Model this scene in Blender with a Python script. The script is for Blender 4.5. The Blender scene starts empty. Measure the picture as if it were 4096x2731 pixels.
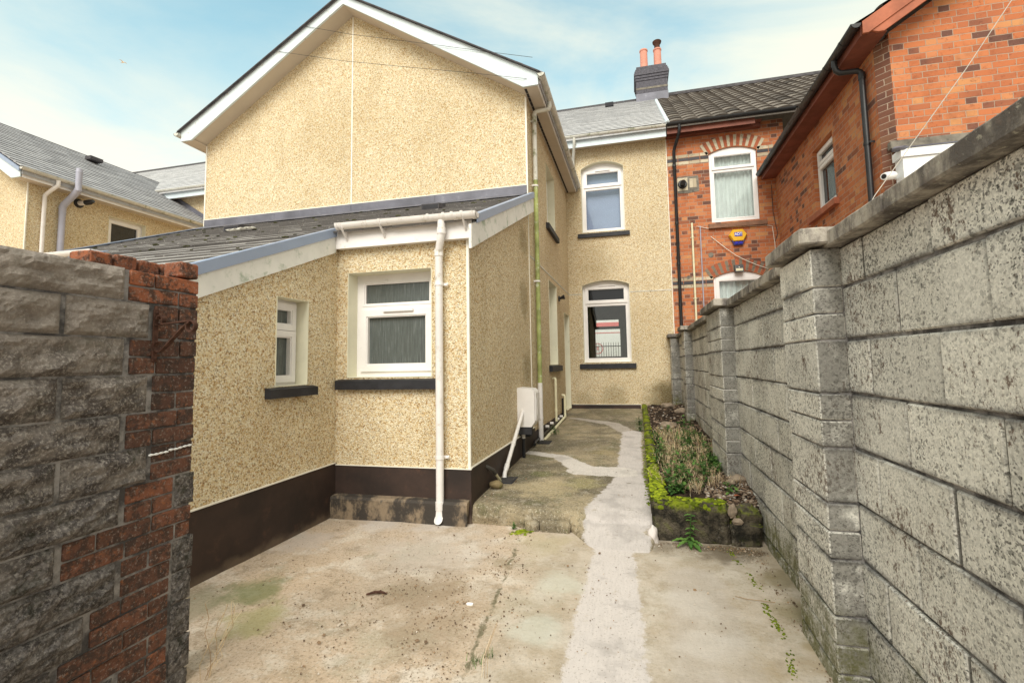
import bpy, bmesh, math, random
from math import radians as RAD, sin, cos, pi
from mathutils import Vector, Matrix, noise as mnoise
from mathutils.geometry import tessellate_polygon
random.seed(7)
SC = bpy.context.scene
COL = SC.collection
# ------------------------------------------------------------------ camera
cam_d = bpy.data.cameras.new("camera")
cam = bpy.data.objects.new("camera", cam_d)
COL.objects.link(cam)
SC.camera = cam
cam_d.sensor_width = 36.0
cam_d.lens = 16.602
cam_d.shift_x = -0.008637
cam_d.shift_y = -0.015150
cam_d.clip_start = 0.02
cam_d.clip_end = 2000
RX = Vector((0.97133979, 0.23695932, -0.01868943))
DN = Vector((-0.03703885, 0.07322317, -0.99662756))
FW = Vector((-0.23479169, 0.96875624, 0.07990128))
m = Matrix((( RX[0], -DN[0], -FW[0], 0.0), (RX[1], -DN[1], -FW[1], 0.0), (RX[2], -DN[2], -FW[2], 1.35), (0, 0, 0, 1)))
cam.matrix_world = m
# ------------------------------------------------------------------ light
SUN_EL, SUN_AZ = RAD(42), RAD(181)          # azimuth clockwise from +Y: behind the camera, to the left
SC.view_settings.view_transform = 'Standard'
SC.view_settings.look = 'None'
SC.view_settings.exposure = 1.27
SC.view_settings.gamma = 1.0
sun_d = bpy.data.lights.new("sun", 'SUN')
sun_d.energy = 1.5
sun_d.angle = RAD(38)
sun_d.color = (1.0, 0.95, 0.87)
sun = bpy.data.objects.new("sun", sun_d)
COL.objects.link(sun)
sd = Vector((sin(SUN_AZ) * cos(SUN_EL), cos(SUN_AZ) * cos(SUN_EL), sin(SUN_EL)))
sun.rotation_euler = sd.to_track_quat('Z', 'Y').to_euler()
sun.location = (0, 0, 30)


class G:
    """small node-tree writer"""
    def __init__(s, nt):
        s.nt = nt
    def n(s, typ, ins=None, **at):
        nd = s.nt.nodes.new(typ)
        for k, v in at.items():
            setattr(nd, k, v)
        for k, v in (ins or {}).items():
            sk = nd.inputs[k]
            if isinstance(v, bpy.types.NodeSocket):
                s.nt.links.new(v, sk)
            elif v is not None:
                if isinstance(v, tuple) and len(v) == 3 and sk.type == 'RGBA':
                    v = v + (1.0,)
                sk.default_value = v
        return nd
    def pos(s):
        return s.n('ShaderNodeNewGeometry').outputs['Position']
    def nrm(s):
        return s.n('ShaderNodeNewGeometry').outputs['True Normal']
    def noise(s, scale, detail=3.0, rough=.55, vec=None, dist=0.0, w=None):
        nd = s.n('ShaderNodeTexNoise', {'Scale': scale, 'Detail': detail, 'Roughness': rough, 'Distortion': dist, 'Vector': vec or s.pos()})
        return nd.outputs['Fac']
    def vor(s, scale, vec=None, feature='F1', rnd=1.0):
        return s.n('ShaderNodeTexVoronoi', {'Scale': scale, 'Vector': vec or s.pos(), 'Randomness': rnd}, feature=feature)
    def ramp(s, fac, stops, interp='LINEAR'):
        nd = s.n('ShaderNodeValToRGB', {'Fac': fac})
        cr = nd.color_ramp
        cr.interpolation = interp
        while len(cr.elements) > 1:
            cr.elements.remove(cr.elements[-1])
        for i, (p, c) in enumerate(stops):
            if not isinstance(c, tuple):
                c = (c, c, c)
            e = cr.elements[0] if i == 0 else cr.elements.new(p)
            e.position = p
            e.color = (c[0], c[1], c[2], 1)
        return nd.outputs['Color']
    def mix(s, f, a, b, blend='MIX'):
        nd = s.n('ShaderNodeMix', {0: f, 6: a, 7: b}, data_type='RGBA', blend_type=blend)
        return nd.outputs[2]
    def m(s, op, a, b=None, c=None, clamp=False):
        nd = s.n('ShaderNodeMath', {0: a, 1: b, 2: c}, operation=op, use_clamp=clamp)
        return nd.outputs[0]
    def vm(s, op, a, b=None, out=0):
        nd = s.n('ShaderNodeVectorMath', {0: a, 1: b}, operation=op)
        return nd.outputs[out]
    def xyz(s, v):
        return s.n('ShaderNodeSeparateXYZ', {0: v}).outputs
    def comb(s, x, y, z):
        return s.n('ShaderNodeCombineXYZ', {0: x, 1: y, 2: z}).outputs[0]
    def sstep(s, x, a, b):
        nd = s.n('ShaderNodeMapRange', {'Value': x, 'From Min': a, 'From Max': b}, interpolation_type='SMOOTHSTEP')
        return nd.outputs[0]
    def bump(s, h, strength=.5, dist=.01, nrm=None):
        return s.n('ShaderNodeBump', {'Height': h, 'Strength': strength, 'Distance': dist, 'Normal': nrm}).outputs[0]
    def attr(s, name):
        return s.n('ShaderNodeAttribute', attribute_name=name).outputs['Fac']
    def blob(s, c, r, rag=.35, scale=4.0):
        """ragged stain mask round a world position"""
        d = s.vm('DISTANCE', s.pos(), c, 1)
        d = s.m('ADD', s.m('DIVIDE', d, r), s.m('MULTIPLY', s.m('SUBTRACT', s.noise(scale, 5, .65), .5), rag * 4))
        return s.sstep(d, 1.0, .35)


def capsule(g, a, b, ra, rb, w=.012):
    """ragged mask along the line a-b on the ground, radius ra to rb"""
    px, py, pz = g.xyz(g.pos())
    dx, dy = b[0] - a[0], b[1] - a[1]
    L2 = dx * dx + dy * dy
    qx, qy = g.m('SUBTRACT', px, a[0]), g.m('SUBTRACT', py, a[1])
    t = g.m('DIVIDE', g.m('ADD', g.m('MULTIPLY', qx, dx), g.m('MULTIPLY', qy, dy)), L2, clamp=True)
    ex, ey = g.m('SUBTRACT', qx, g.m('MULTIPLY', t, dx)), g.m('SUBTRACT', qy, g.m('MULTIPLY', t, dy))
    d = g.m('SQRT', g.m('ADD', g.m('MULTIPLY', ex, ex), g.m('MULTIPLY', ey, ey)))
    d = g.m('SUBTRACT', d, g.m('ADD', ra, g.m('MULTIPLY', t, rb - ra)))
    n = g.m('ADD', g.m('MULTIPLY', g.m('SUBTRACT', g.noise(9, 6, .8), .5), .17), g.m('MULTIPLY', g.m('SUBTRACT', g.noise(60, 3, .7), .5), .03))
    return g.sstep(g.m('ADD', d, n), w, -w)
def cement(g, c, masks, tint):
    """paler trowelled cement laid over the older concrete"""
    p = g.pos()
    mk = masks[0]
    for q in masks[1:]:
        mk = g.m('MAXIMUM', mk, q)
    br = g.noise(11, 5, .7, g.vm('MULTIPLY', p, (6, .8, 1)))
    k = g.mix(g.sstep(br, .3, .7), tint, tuple(x * 1.12 for x in tint))
    k = g.mix(g.m('MULTIPLY', g.sstep(g.noise(3.2, 6, .7, g.vm('ADD', p, (5, 1, 0))), .50, .66), .6), k, tuple(x * .68 for x in tint))
    k = g.mix(g.m('MULTIPLY', g.sstep(g.noise(75, 4, .75), .57, .66), .7), k, (.24, .20, .16))
    worn = g.m('SUBTRACT', 1.0, g.m('MULTIPLY', g.sstep(g.noise(7, 6, .75, g.vm('ADD', p, (2, 9, 0))), .58, .70), .75))
    return g.mix(g.m('MULTIPLY', mk, worn), c, k), mk

# ------------------------------------------------------------------ sky
W = bpy.data.worlds.new("World")
SC.world = W
W.use_nodes = True
W.node_tree.nodes.clear()
g = G(W.node_tree)
sky = g.n('ShaderNodeTexSky', sky_type='NISHITA', sun_disc=False, sun_elevation=SUN_EL, sun_rotation=SUN_AZ, altitude=50, air_density=1.0, dust_density=0.6, ozone_density=1.6)
d = g.n('ShaderNodeTexCoord').outputs['Generated']
dx, dy, dz = g.xyz(d)
hz = g.m('ADD', g.m('MAXIMUM', dz, 0.0), .22)
px_, py_ = g.m('DIVIDE', dx, hz), g.m('DIVIDE', dy, hz)
# high cloud, drawn out into streaks
sv = g.comb(g.m('MULTIPLY', g.m('ADD', px_, g.m('MULTIPLY', py_, .25)), .62), g.m('ADD', g.m('MULTIPLY', py_, 1.15), g.m('MULTIPLY', px_, -.28)), 3.7)
c1 = g.noise(1.55, 8, .58, sv, .5)
c2 = g.noise(.62, 3, .5, g.vm('ADD', sv, (4.2, 1.3, .4)), .3)
cm = g.m('ADD', g.m('MULTIPLY', c1, .55), g.m('MULTIPLY', c2, .62))
low = g.sstep(dz, .62, .12)
cm = g.m('ADD', cm, g.m('ADD', g.m('MULTIPLY', low, .24), g.m('MULTIPLY', g.sstep(dx, -.15, .40), .17)))
cloud = g.sstep(cm, .47, .74)
trail = g.m('ABSOLUTE', g.vm('DOT_PRODUCT', d, (0.918, -0.337, -0.213), 1))
trail = g.m('MULTIPLY', g.sstep(trail, .006, .001), g.sstep(dy, .3, .55))
cloud = g.m('MAXIMUM', cloud, g.m('MULTIPLY', trail, .5))
ccol = g.mix(g.sstep(dz, .05, .55), (4.7, 4.3, 3.95), (4.4, 4.35, 3.6))
skc = g.mix(1.0, sky.outputs[0], (1.36, 1.58, 1.10), 'MULTIPLY')
skc = g.mix(.14, skc, (3.2, 4.6, 5.0))
bgc = g.mix(g.m('MULTIPLY', cloud, .95), skc, ccol)
bg = g.n('ShaderNodeBackground', {'Color': bgc, 'Strength': .1})
wo = g.n('ShaderNodeOutputWorld', {0: bg.outputs[0]})

# ------------------------------------------------------------------ materials
def mat(name, rough=.8, spec=.3):
    mt = bpy.data.materials.new(name)
    mt.use_nodes = True
    nt = mt.node_tree
    nt.nodes.clear()
    g = G(nt)
    b = g.n('ShaderNodeBsdfPrincipled', {'Roughness': rough, 'Specular IOR Level': spec})
    g.n('ShaderNodeOutputMaterial', {0: b.outputs[0]})
    def setp(**k):
        mp = {'col': 'Base Color', 'rough': 'Roughness', 'nrm': 'Normal', 'metal': 'Metallic', 'spec': 'Specular IOR Level'}
        for kk, v in k.items():
            sk = b.inputs[mp[kk]]
            if isinstance(v, bpy.types.NodeSocket):
                nt.links.new(v, sk)
            else:
                if kk == 'col':
                    v = tuple(v) + (1.0,)
                sk.default_value = v
    return mt, g, setp

M = {}
def dash(name, dark, blot, warm=1.0):
    mt, g, S = mat(name, .85, .25)
    p = g.pos()
    v = g.vor(112, p)
    r = g.xyz(v.outputs['Color'])[0]
    v2 = g.vor(58, g.vm('ADD', p, (3.1, 1.7, .3)))
    r2 = g.xyz(v2.outputs['Color'])[1]
    stones = g.ramp(r, [(0, (.18, .10, .045)), (.085, (.42, .25, .10)), (.19, (.58, .42, .22)), (.33, (.69, .57, .37)), (.50, (.76, .67, .49)), (.68, (.81, .76, .62)), (.87, (.86, .85, .79))], 'CONSTANT')
    clump = g.ramp(r2, [(0, (.44, .28, .13)), (.14, (.62, .47, .26)), (.38, (.73, .64, .45)), (.68, (.80, .75, .60))], 'CONSTANT')
    c = g.mix(.40, stones, clump)
    gap = g.sstep(g.noise(95, 4, .75, g.vm('ADD', p, (1, 2, 3))), .56, .66)
    c = g.mix(g.m('MULTIPLY', gap, .38), c, (.26, .15, .06))
    big = g.noise(.9, 4, .6)
    c = g.mix(g.sstep(big, .38, .72), c, g.mix(1.0, c, (.90, .88, .84), 'MULTIPLY'))
    # damp weathering with its own outline
    run = g.noise(2.2, 4, .6, g.vm('MULTIPLY', p, (1, 1, .22)))
    c = g.mix(g.m('MULTIPLY', g.sstep(run, .52, .78), .35), c, g.mix(1.0, c, (.72, .68, .6), 'MULTIPLY'))
    for (cc, rr, st) in blot:
        c = g.mix(g.m('MULTIPLY', g.blob(cc, rr, .3, 3.5), st), c, g.mix(1.0, c, (.38, .36, .27), 'MULTIPLY'))
    c = g.mix(1.0, c, (dark * 1.065, dark * 1.03, dark * .96), 'MULTIPLY')
    h = g.m('SUBTRACT', 1.0, v.outputs['Distance'])
    h = g.m('ADD', g.m('MULTIPLY', h, .6), g.m('MULTIPLY', r, .5))
    S(col=c, nrm=g.bump(h, 1.0, .010))
    return mt
M['dash'] = dash('pebble dash', 1.0, [((-1.43, 6.1, 2.2), .34, .5), ((-1.43, 6.15, 3.0), .3, .5), ((-1.43, 6.2, 1.3), .3, .5), ((-.5, 10.53, .55), .4, .45), ((.5, 10.53, .6), .5, .6), ((.75, 10.53, .5), .55, .75), ((-1.1, 10.53, .5), .3, .3), ((-.7, 10.53, 3.6), .5, .15)])

def brick(name, dark=1.0, quoin=False):
    mt, g, S = mat(name, .82, .25)
    p = g.pos()
    px, py, pz = g.xyz(p)
    nx, ny, nz = g.xyz(g.nrm())
    side = g.m('GREATER_THAN', g.m('ABSOLUTE', nx), .6)
    u = g.m('ADD', g.m('MULTIPLY', px, g.m('SUBTRACT', 1.0, side)), g.m('MULTIPLY', py, side))
    wob = g.m('MULTIPLY', g.m('SUBTRACT', g.noise(14, 2), .5), .010)
    u = g.m('ADD', u, wob)
    z = g.m('ADD', pz, g.m('MULTIPLY', g.m('SUBTRACT', g.noise(9, 2, vec=g.vm('ADD', p, (5, 5, 5))), .5), .009))
    rr = g.m('DIVIDE', z, .0765)
    row = g.m('FLOOR', rr)
    fz = g.m('FRACT', rr)
    P = .338
    uu = g.m('ADD', g.m('DIVIDE', u, P), g.m('MULTIPLY', g.m('FLOORED_MODULO', row, 2.0), .5))
    uu = g.m('ADD', uu, g.m('MULTIPLY', g.m('FLOORED_MODULO', g.m('MULTIPLY', row, .37), 1.0), .06))
    per = g.m('FLOOR', uu)
    fu = g.m('FRACT', uu)
    hd = g.m('GREATER_THAN', fu, .665)
    # distance to the nearest joint, in metres
    e1 = g.m('MULTIPLY', g.m('MINIMUM', fu, g.m('ABSOLUTE', g.m('SUBTRACT', fu, .665))), P)
    e1 = g.m('MINIMUM', e1, g.m('MULTIPLY', g.m('SUBTRACT', 1.0, fu), P))
    e2 = g.m('MULTIPLY', g.m('MINIMUM', fz, g.m('SUBTRACT', 1.0, fz)), .0765)
    e = g.m('MINIMUM', e1, e2)
    e = g.m('ADD', e, g.m('MULTIPLY', g.m('SUBTRACT', g.noise(60, 3), .5), .004))
    joint = g.sstep(e, .0052, .0028)
    wn = g.n('ShaderNodeTexWhiteNoise', {'Vector': g.comb(g.m('ADD', g.m('MULTIPLY', per, 2.0), hd), row, side)}, noise_dimensions='3D')
    r = wn.outputs['Value']
    patch = g.m('MULTIPLY', g.m('SUBTRACT', g.noise(.9, 2), .5), .9)
    r = g.m('ADD', r, patch, clamp=True)
    c = g.ramp(r, [(0, (.14, .065, .048)), (.05, (.25, .092, .052)), (.14, (.37, .122, .056)), (.36, (.44, .142, .058)), (.62, (.49, .165, .066)), (.85, (.51, .20, .09)), (.97, (.53, .245, .10))], 'LINEAR')
    mott = g.noise(26, 5, .65)
    c = g.mix(g.m('MULTIPLY', g.sstep(mott, .54, .72), .7), c, g.mix(1.0, c, (.5, .42, .44), 'MULTIPLY'))
    c = g.mix(g.m('MULTIPLY', g.sstep(g.noise(40, 4, .7, g.vm('ADD', p, (9, 2, 1))), .60, .72), .4), c, (.6, .34, .2))
    soot = g.sstep(g.noise(1.7, 5, .7, g.vm('ADD', p, (2, 7, 3))), .54, .72)
    c = g.mix(g.m('MULTIPLY', soot, .4), c, g.mix(1.0, c, (.38, .33, .33), 'MULTIPLY'))
    if quoin:
        c = g.mix(.72, c, (.06, .042, .04))
    mc = g.mix(g.noise(5, 3), (.27, .185, .135), (.46, .36, .28))
    c = g.mix(joint, c, mc)
    c = g.mix(1.0, c, (dark, dark, dark), 'MULTIPLY')
    h = g.m('SUBTRACT', g.m('MULTIPLY', mott, .35), joint)
    S(col=c, nrm=g.bump(h, .6, .006))
    return mt
M['brick'] = brick('red brick wall')
M['quoinbrick'] = brick('dark corner brick', 1.0, True)

def simple(name, col, rough=.7, spec=.3, var=.12, scale=6, dirt=None, bump=0, bscale=60, metal=0):
    mt, g, S = mat(name, rough, spec)
    c = g.mix(g.sstep(g.noise(scale, 5, .6), .3, .7), tuple(x * (1 - var) for x in col), tuple(min(1, x * (1 + var)) for x in col))
    if dirt:
        dc, lo, hi, sc = dirt
        c = g.mix(g.sstep(g.noise(sc, 6, .68), lo, hi), c, dc)
    k = dict(col=c)
    if bump:
        k['nrm'] = g.bump(g.noise(bscale, 4, .6), bump, .006)
    S(metal=metal, **k)
    return mt
M['upvc'] = simple('white plastic', (.80, .77, .76), .38, .45, .04, 5, ((.60, .58, .53), .62, .80, 9))
M['pipe'] = simple('white pipe plastic', (.78, .745, .73), .42, .4, .05, 5, ((.50, .46, .38), .54, .74, 14))
M['greenpipe'] = simple('algae stained pipe', (.33, .37, .135), .6, .3, .3, 6, ((.60, .62, .50), .55, .7, 14))
M['gutterold'] = simple('weathered gutter plastic', (.60, .585, .53), .6, .3, .12, 5, ((.20, .21, .11), .52, .70, 7))
M['fasciaold'] = simple('weathered white board with sky tint', (.60, .675, .715), .5, .4, .06, 4, ((.42, .36, .30), .60, .72, 8))  # blue of the reflected sky is put into the white base colour
M['fasciagreen'] = simple('algae stained white board', (.74, .73, .69), .6, .3, .06, 5, ((.36, .42, .33), .52, .70, 8))
M['soffit'] = simple('cream soffit board', (.55, .48, .40), .6, .3, .04, 3)
M['reveal'] = simple('cream painted reveal', (.74, .71, .56), .65, .3, .05, 4, ((.42, .42, .27), .62, .8, 7))
M['bead'] = simple('cream render bead', (.78, .745, .66), .55, .3, .05, 9)
M['sill'] = simple('black painted sill', (.022, .022, .026), .55, .35, .3, 10, bump=.15, bscale=90)
M['black'] = simple('black plastic', (.016, .016, .018), .38, .45, .25, 6)
M['lead'] = simple('lead flashing', (.135, .135, .165), .5, .4, .22, 3.0, ((.27, .27, .30), .58, .75, 6), metal=.15)
M['verge'] = simple('blue grey metal trim', (.285, .345, .47), .4, .4, .05, 2)
M['greypipe'] = simple('grey soil pipe', (.38, .38, .46), .45, .4, .06, 4)
M['rust'] = simple('rusty iron', (.075, .037, .026), .85, .2, .4, 40, ((.07, .03, .02), .5, .65, 30), .4, 150)
M['redwood'] = simple('red brown painted timber', (.36, .115, .06), .6, .3, .2, 5, ((.55, .33, .25), .66, .74, 14))
M['redwooddark'] = simple('dark red painted timber', (.19, .062, .04), .6, .3, .2, 5)
M['sandstone'] = simple('brown stone sill', (.24, .13, .085), .8, .2, .2, 9, ((.12, .07, .05), .55, .7, 10), .3, 80)
M['greystone'] = simple('grey stone lintel', (.20, .18, .15), .85, .2, .25, 9, ((.09, .085, .075), .5, .7, 10), .4, 80)
M['terracotta'] = simple('terracotta pot', (.60, .27, .20), .7, .25, .1, 8)
M['slatebrick'] = simple('blue black brick', (.065, .062, .078), .6, .3, .35, 18, ((.17, .15, .17), .55, .7, 30), .4, 40)
M['cloth'] = simple('pale curtain cloth', (.86, .87, .88), .9, .1, .05, 6)
M['blind'] = simple('pale blue blind cloth', (.46, .50, .74), .9, .1, .03, 3)
M['dark'] = simple('dark interior', (.045, .045, .05), .9, .1, .1, 3)
M['roomwall'] = simple('grey room paint', (.20, .20, .21), .9, .1, .05, 3)
M['cable'] = simple('grey cable', (.45, .42, .37), .6, .3, .1, 9)
M['darkcable'] = simple('dark cable', (.06, .055, .05), .6, .3, .1, 9)
M['creampipe'] = simple('cream pipe', (.70, .66, .46), .5, .35, .08, 8)
M['yellow'] = simple('yellow alarm plastic', (.72, .40, .012), .4, .4, .04, 8)
M['blue'] = simple('dark blue plastic', (.02, .02, .16), .35, .45, .1, 8)
M['lens'] = simple('blue strobe lens', (.03, .03, .42), .2, .5, .1, 8)
M['whiteink'] = simple('white lettering', (.82, .82, .82), .5, .3, .0, 8)
M['lampface'] = simple('pale lamp face', (.56, .52, .36), .4, .4, .1, 30)
M['redpaint'] = simple('faded red paint', (.62, .10, .10), .6, .3, .05, 3)
M['pinkpaint'] = simple('pink red paint', (.75, .20, .20), .6, .3, .05, 3)
M['whitewall'] = simple('white painted cladding', (.85, .86, .87), .6, .3, .03, 2)

def plinth(name):
    mt, g, S = mat(name, .62, .3)
    p = g.pos()
    c = g.mix(g.sstep(g.noise(1.6, 5, .6), .35, .7), (.026, .019, .017), (.058, .036, .029))
    c = g.mix(g.m('MULTIPLY', g.sstep(g.noise(7, 5, .7), .55, .75), .6), c, (.10, .052, .036))
    z = g.xyz(p)[2]
    edge = g.m('ADD', z, g.m('MULTIPLY', g.m('SUBTRACT', g.noise(8, 4), .5), .14))
    c = g.mix(g.m('MULTIPLY', g.sstep(edge, .08, .0), .6), c, (.20, .15, .11))
    S(col=c, nrm=g.bump(g.noise(40, 4), .15, .006))
    return mt
M['plinth'] = plinth('dark brown plinth paint')

def kerbpaint():
    mt, g, S = mat('worn dark kerb paint', .7, .25)
    c = g.mix(g.sstep(g.noise(3, 6, .7, g.vm('MULTIPLY', g.pos(), (1.2, 1, .8))), .46, .6), (.05, .042, .036), (.25, .19, .13))
    c = g.mix(g.sstep(g.noise(20, 4, .6), .6, .75), c, (.10, .09, .075))
    S(col=c, nrm=g.bump(g.noise(30, 5), .4, .01))
    return mt
M['kerb'] = kerbpaint()

def concrete_yard():
    mt, g, S = mat('worn yard concrete', .88, .2)
    p = g.pos()
    c = g.mix(g.sstep(g.noise(.8, 5, .6), .35, .68), (.56, .435, .32), (.48, .40, .325))
    c = g.mix(g.m('MULTIPLY', g.sstep(g.noise(3.2, 6, .7, g.vm('ADD', p, (3, 1, 0))), .50, .62), .75), c, (.66, .59, .51))
    c = g.mix(g.m('MULTIPLY', g.sstep(g.noise(2.1, 6, .72, g.vm('ADD', p, (7, 3, 0))), .56, .7), .5), c, (.30, .225, .145))
    c = g.mix(g.m('MULTIPLY', g.sstep(g.noise(5.2, 7, .78, g.vm('ADD', p, (11, 4, 0))), .52, .62), .5), c, (.25, .19, .125))
    c = g.mix(g.m('MULTIPLY', g.sstep(g.noise(1.3, 6, .7, g.vm('ADD', p, (1, 14, 0))), .54, .64), .45), c, (.38, .36, .27))
    c = g.mix(g.m('MULTIPLY', g.sstep(g.noise(55, 5, .75), .50, .62), .6), c, (.24, .18, .12))
    c = g.mix(g.m('MULTIPLY', g.sstep(g.noise(80, 4, .7, g.vm('ADD', p, (1, 8, 0))), .55, .65), .6), c, (.66, .60, .52))
    right = g.sstep(g.m('ADD', g.xyz(p)[0], g.m('MULTIPLY', g.m('SUBTRACT', g.noise(2.5, 5, .7), .5), .5)), -.95, -.55)
    c = g.mix(g.m('MULTIPLY', right, .6), c, g.mix(g.sstep(g.noise(4, 6, .7), .4, .62), (.36, .31, .235), (.52, .47, .405)))
    for cc, rr, st, col in [((-2.3, 2.5, 0), .24, .75, (.17, .19, .075)), ((-2.05, 2.25, 0), .22, .6, (.33, .32, .13)), ((-2.55, 2.3, 0), .3, .5, (.20, .19, .12)), ((-1.5, 3.3, 0), .55, .5, (.55, .49, .44)),
                            ((-1.15, 2.6, 0), .5, .35, (.28, .21, .14)), ((.55, 3.7, 0), .28, .8, (.13, .10, .065)), ((.1, 3.72, 0), .2, .6, (.16, .13, .09)), ((.42, 2.35, 0), .18, .45, (.36, .27, .15)), ((.83, 3.3, 0), .2, .7, (.20, .16, .08)), ((.83, 2.9, 0), .17, .65, (.2, .17, .08)), ((.8, 2.6, 0), .14, .6, (.24, .2, .1)), ((.66, 3.75, 0), .2, .8, (.14, .11, .07)), ((.30, 2.5, 0), .2, .55, (.66, .61, .55)), ((.22, 2.9, 0), .22, .5, (.64, .59, .53)), ((-.5, 3.0, 0), .2, .5, (.56, .56, .48)), ((-.55, 2.45, 0), .18, .5, (.55, .56, .49)), ((-1.3, 2.75, 0), .35, .5, (.27, .2, .13)), ((-1.1, 2.3, 0), .3, .45, (.3, .225, .15)), ((-.92, 3.2, 0), .12, .5, (.25, .2, .12)), ((-.75, 3.6, 0), .3, .4, (.46, .40, .26)), ((.8, 2.5, 0), .2, .4, (.40, .31, .20)),
                            ((-2.55, 3.3, 0), .3, .5, (.56, .50, .47)), ((-2.2, 3.75, 0), .22, .6, (.55, .50, .47)), ((-1.7, 3.8, 0), .2, .5, (.55, .50, .47))]:
        c = g.mix(g.m('MULTIPLY', g.blob(cc, rr, .5, 5), st), c, col)
    # hairline crack with moss between the two slabs
    px, py, pz = g.xyz(p)
    wob = g.m('MULTIPLY', g.m('SUBTRACT', g.noise(5, 5, .7), .5), .12)
    cx = g.m('ABSOLUTE', g.m('ADD', g.m('ADD', px, g.m('MULTIPLY', g.m('SUBTRACT', 3.9, py), -.09)), g.m('ADD', wob, .95)))
    cr = g.m('MULTIPLY', g.sstep(cx, .018, .004), g.sstep(g.noise(6, 4, .7, g.vm('ADD', p, (4, 4, 4))), .40, .52))
    c = g.mix(g.m('MULTIPLY', cr, .8), c, (.12, .11, .06))
    # second, fainter wash of cement right of the strip, then the strip itself
    c, _ = cement(g, c, [g.m('MULTIPLY', capsule(g, (.30, 3.2), (.30, 1.6), .16, .22, .05), .5)], (.47, .42, .375))
    c, mk = cement(g, c, [capsule(g, (-.165, 1.2), (-.19, 2.6), .215, .175), capsule(g, (-.19, 2.6), (-.205, 3.66), .175, .14), capsule(g, (-.24, 3.72), (-.06, 3.74), .13, .13)], (.56, .51, .485))
    h = g.m('ADD', g.m('MULTIPLY', g.noise(45, 5, .7), .6), g.m('MULTIPLY', g.noise(6, 4), .8))
    h = g.m('ADD', g.m('MULTIPLY', h, g.m('SUBTRACT', 1.0, g.m('MULTIPLY', mk, .6))), g.m('MULTIPLY', mk, .45))
    S(col=c, nrm=g.bump(h, .5, .012), rough=g.m('SUBTRACT', .95, g.m('MULTIPLY', g.noise(2, 3), .25)))
    return mt
M['yard'] = concrete_yard()

def path_mat():
    mt, g, S = mat('mossy path concrete', .88, .2)
    p = g.pos()
    c = g.mix(g.sstep(g.noise(1.7, 5, .65), .38, .64), (.13, .11, .075), (.33, .27, .175))
    c = g.mix(g.m('MULTIPLY', g.sstep(g.noise(3.5, 6, .7, g.vm('ADD', p, (2, 5, 0))), .5, .62), .6), c, (.12, .115, .055))
    c = g.mix(g.m('MULTIPLY', g.sstep(g.noise(6.5, 6, .7, g.vm('ADD', p, (8, 2, 0))), .55, .66), .55), c, (.42, .38, .31))
    for cc, rr, st, col in [((-.9, 4.5, .17), .42, .65, (.42, .345, .21)), ((-1.2, 4.8, .18), .25, .6, (.085, .08, .05)), ((-.55, 4.7, .18), .25, .5, (.36, .32, .15)), ((-.9, 6.6, .22), .5, .5, (.13, .11, .075)), ((-.5, 9.8, .33), .55, .6, (.15, .13, .07)), ((-1.0, 5.0, .18), .16, .6, (.10, .115, .03)), ((-.45, 6.1, .2), .25, .45, (.28, .22, .10)), ((.05, 6.5, .22), .1, .6, (.14, .15, .04)), ((.06, 5.2, .2), .12, .6, (.15, .16, .05))]:
        c = g.mix(g.m('MULTIPLY', g.blob(cc, rr, .5, 5), st), c, col)
    c = g.mix(g.m('MULTIPLY', g.sstep(g.noise(60, 5, .75), .53, .64), .75), c, (.50, .45, .36))
    c = g.mix(g.m('MULTIPLY', g.sstep(g.noise(45, 5, .75, g.vm('ADD', p, (6, 6, 0))), .52, .62), .6), c, (.07, .06, .04))
    c, _ = cement(g, c, [capsule(g, (-.05, 7.3), (-.45, 8.45), .13, .12), capsule(g, (-.45, 8.45), (-1.2, 9.05), .13, .08)], (.36, .32, .28))
    c, mk = cement(g, c, [capsule(g, (-.19, 3.5), (-.19, 4.0), .22, .27), capsule(g, (-.17, 4.0), (-.11, 5.0), .28, .125), capsule(g, (-.11, 5.0), (-.11, 7.6), .13, .14)], (.47, .43, .41))
    c, _ = cement(g, c, [capsule(g, (-.22, 5.18), (-.60, 5.2), .20, .18), capsule(g, (-.60, 5.26), (-.95, 5.82), .15, .09), capsule(g, (-.95, 5.82), (-1.40, 6.02), .09, .08)], (.53, .49, .455))
    h = g.m('ADD', g.m('MULTIPLY', g.noise(45, 5, .7), .6), g.m('MULTIPLY', g.noise(6, 4), .8))
    h = g.m('ADD', g.m('MULTIPLY', h, g.m('SUBTRACT', 1.0, g.m('MULTIPLY', mk, .6))), g.m('MULTIPLY', mk, .45))
    S(col=c, nrm=g.bump(h, .6, .014))
    return mt
M['path'] = path_mat()

def strip_mat():
    mt, g, S = mat('pale trowelled cement', .8, .25)
    p = g.pos()
    br = g.noise(9, 5, .65, g.vm('MULTIPLY', p, (7, .9, 1)))
    c = g.mix(g.sstep(br, .35, .7), (.60, .55, .52), (.66, .61, .585))
    c = g.mix(g.m('MULTIPLY', g.sstep(g.noise(2.2, 5, .65), .52, .7), .6), c, (.47, .425, .39))
    c = g.mix(g.m('MULTIPLY', g.sstep(g.noise(80, 3, .7), .64, .72), .6), c, (.25, .21, .18))
    S(col=c, nrm=g.bump(g.m('ADD', br, g.m('MULTIPLY', g.noise(50, 4), .5)), .35, .008))
    return mt
M['strip'] = strip_mat()

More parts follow.
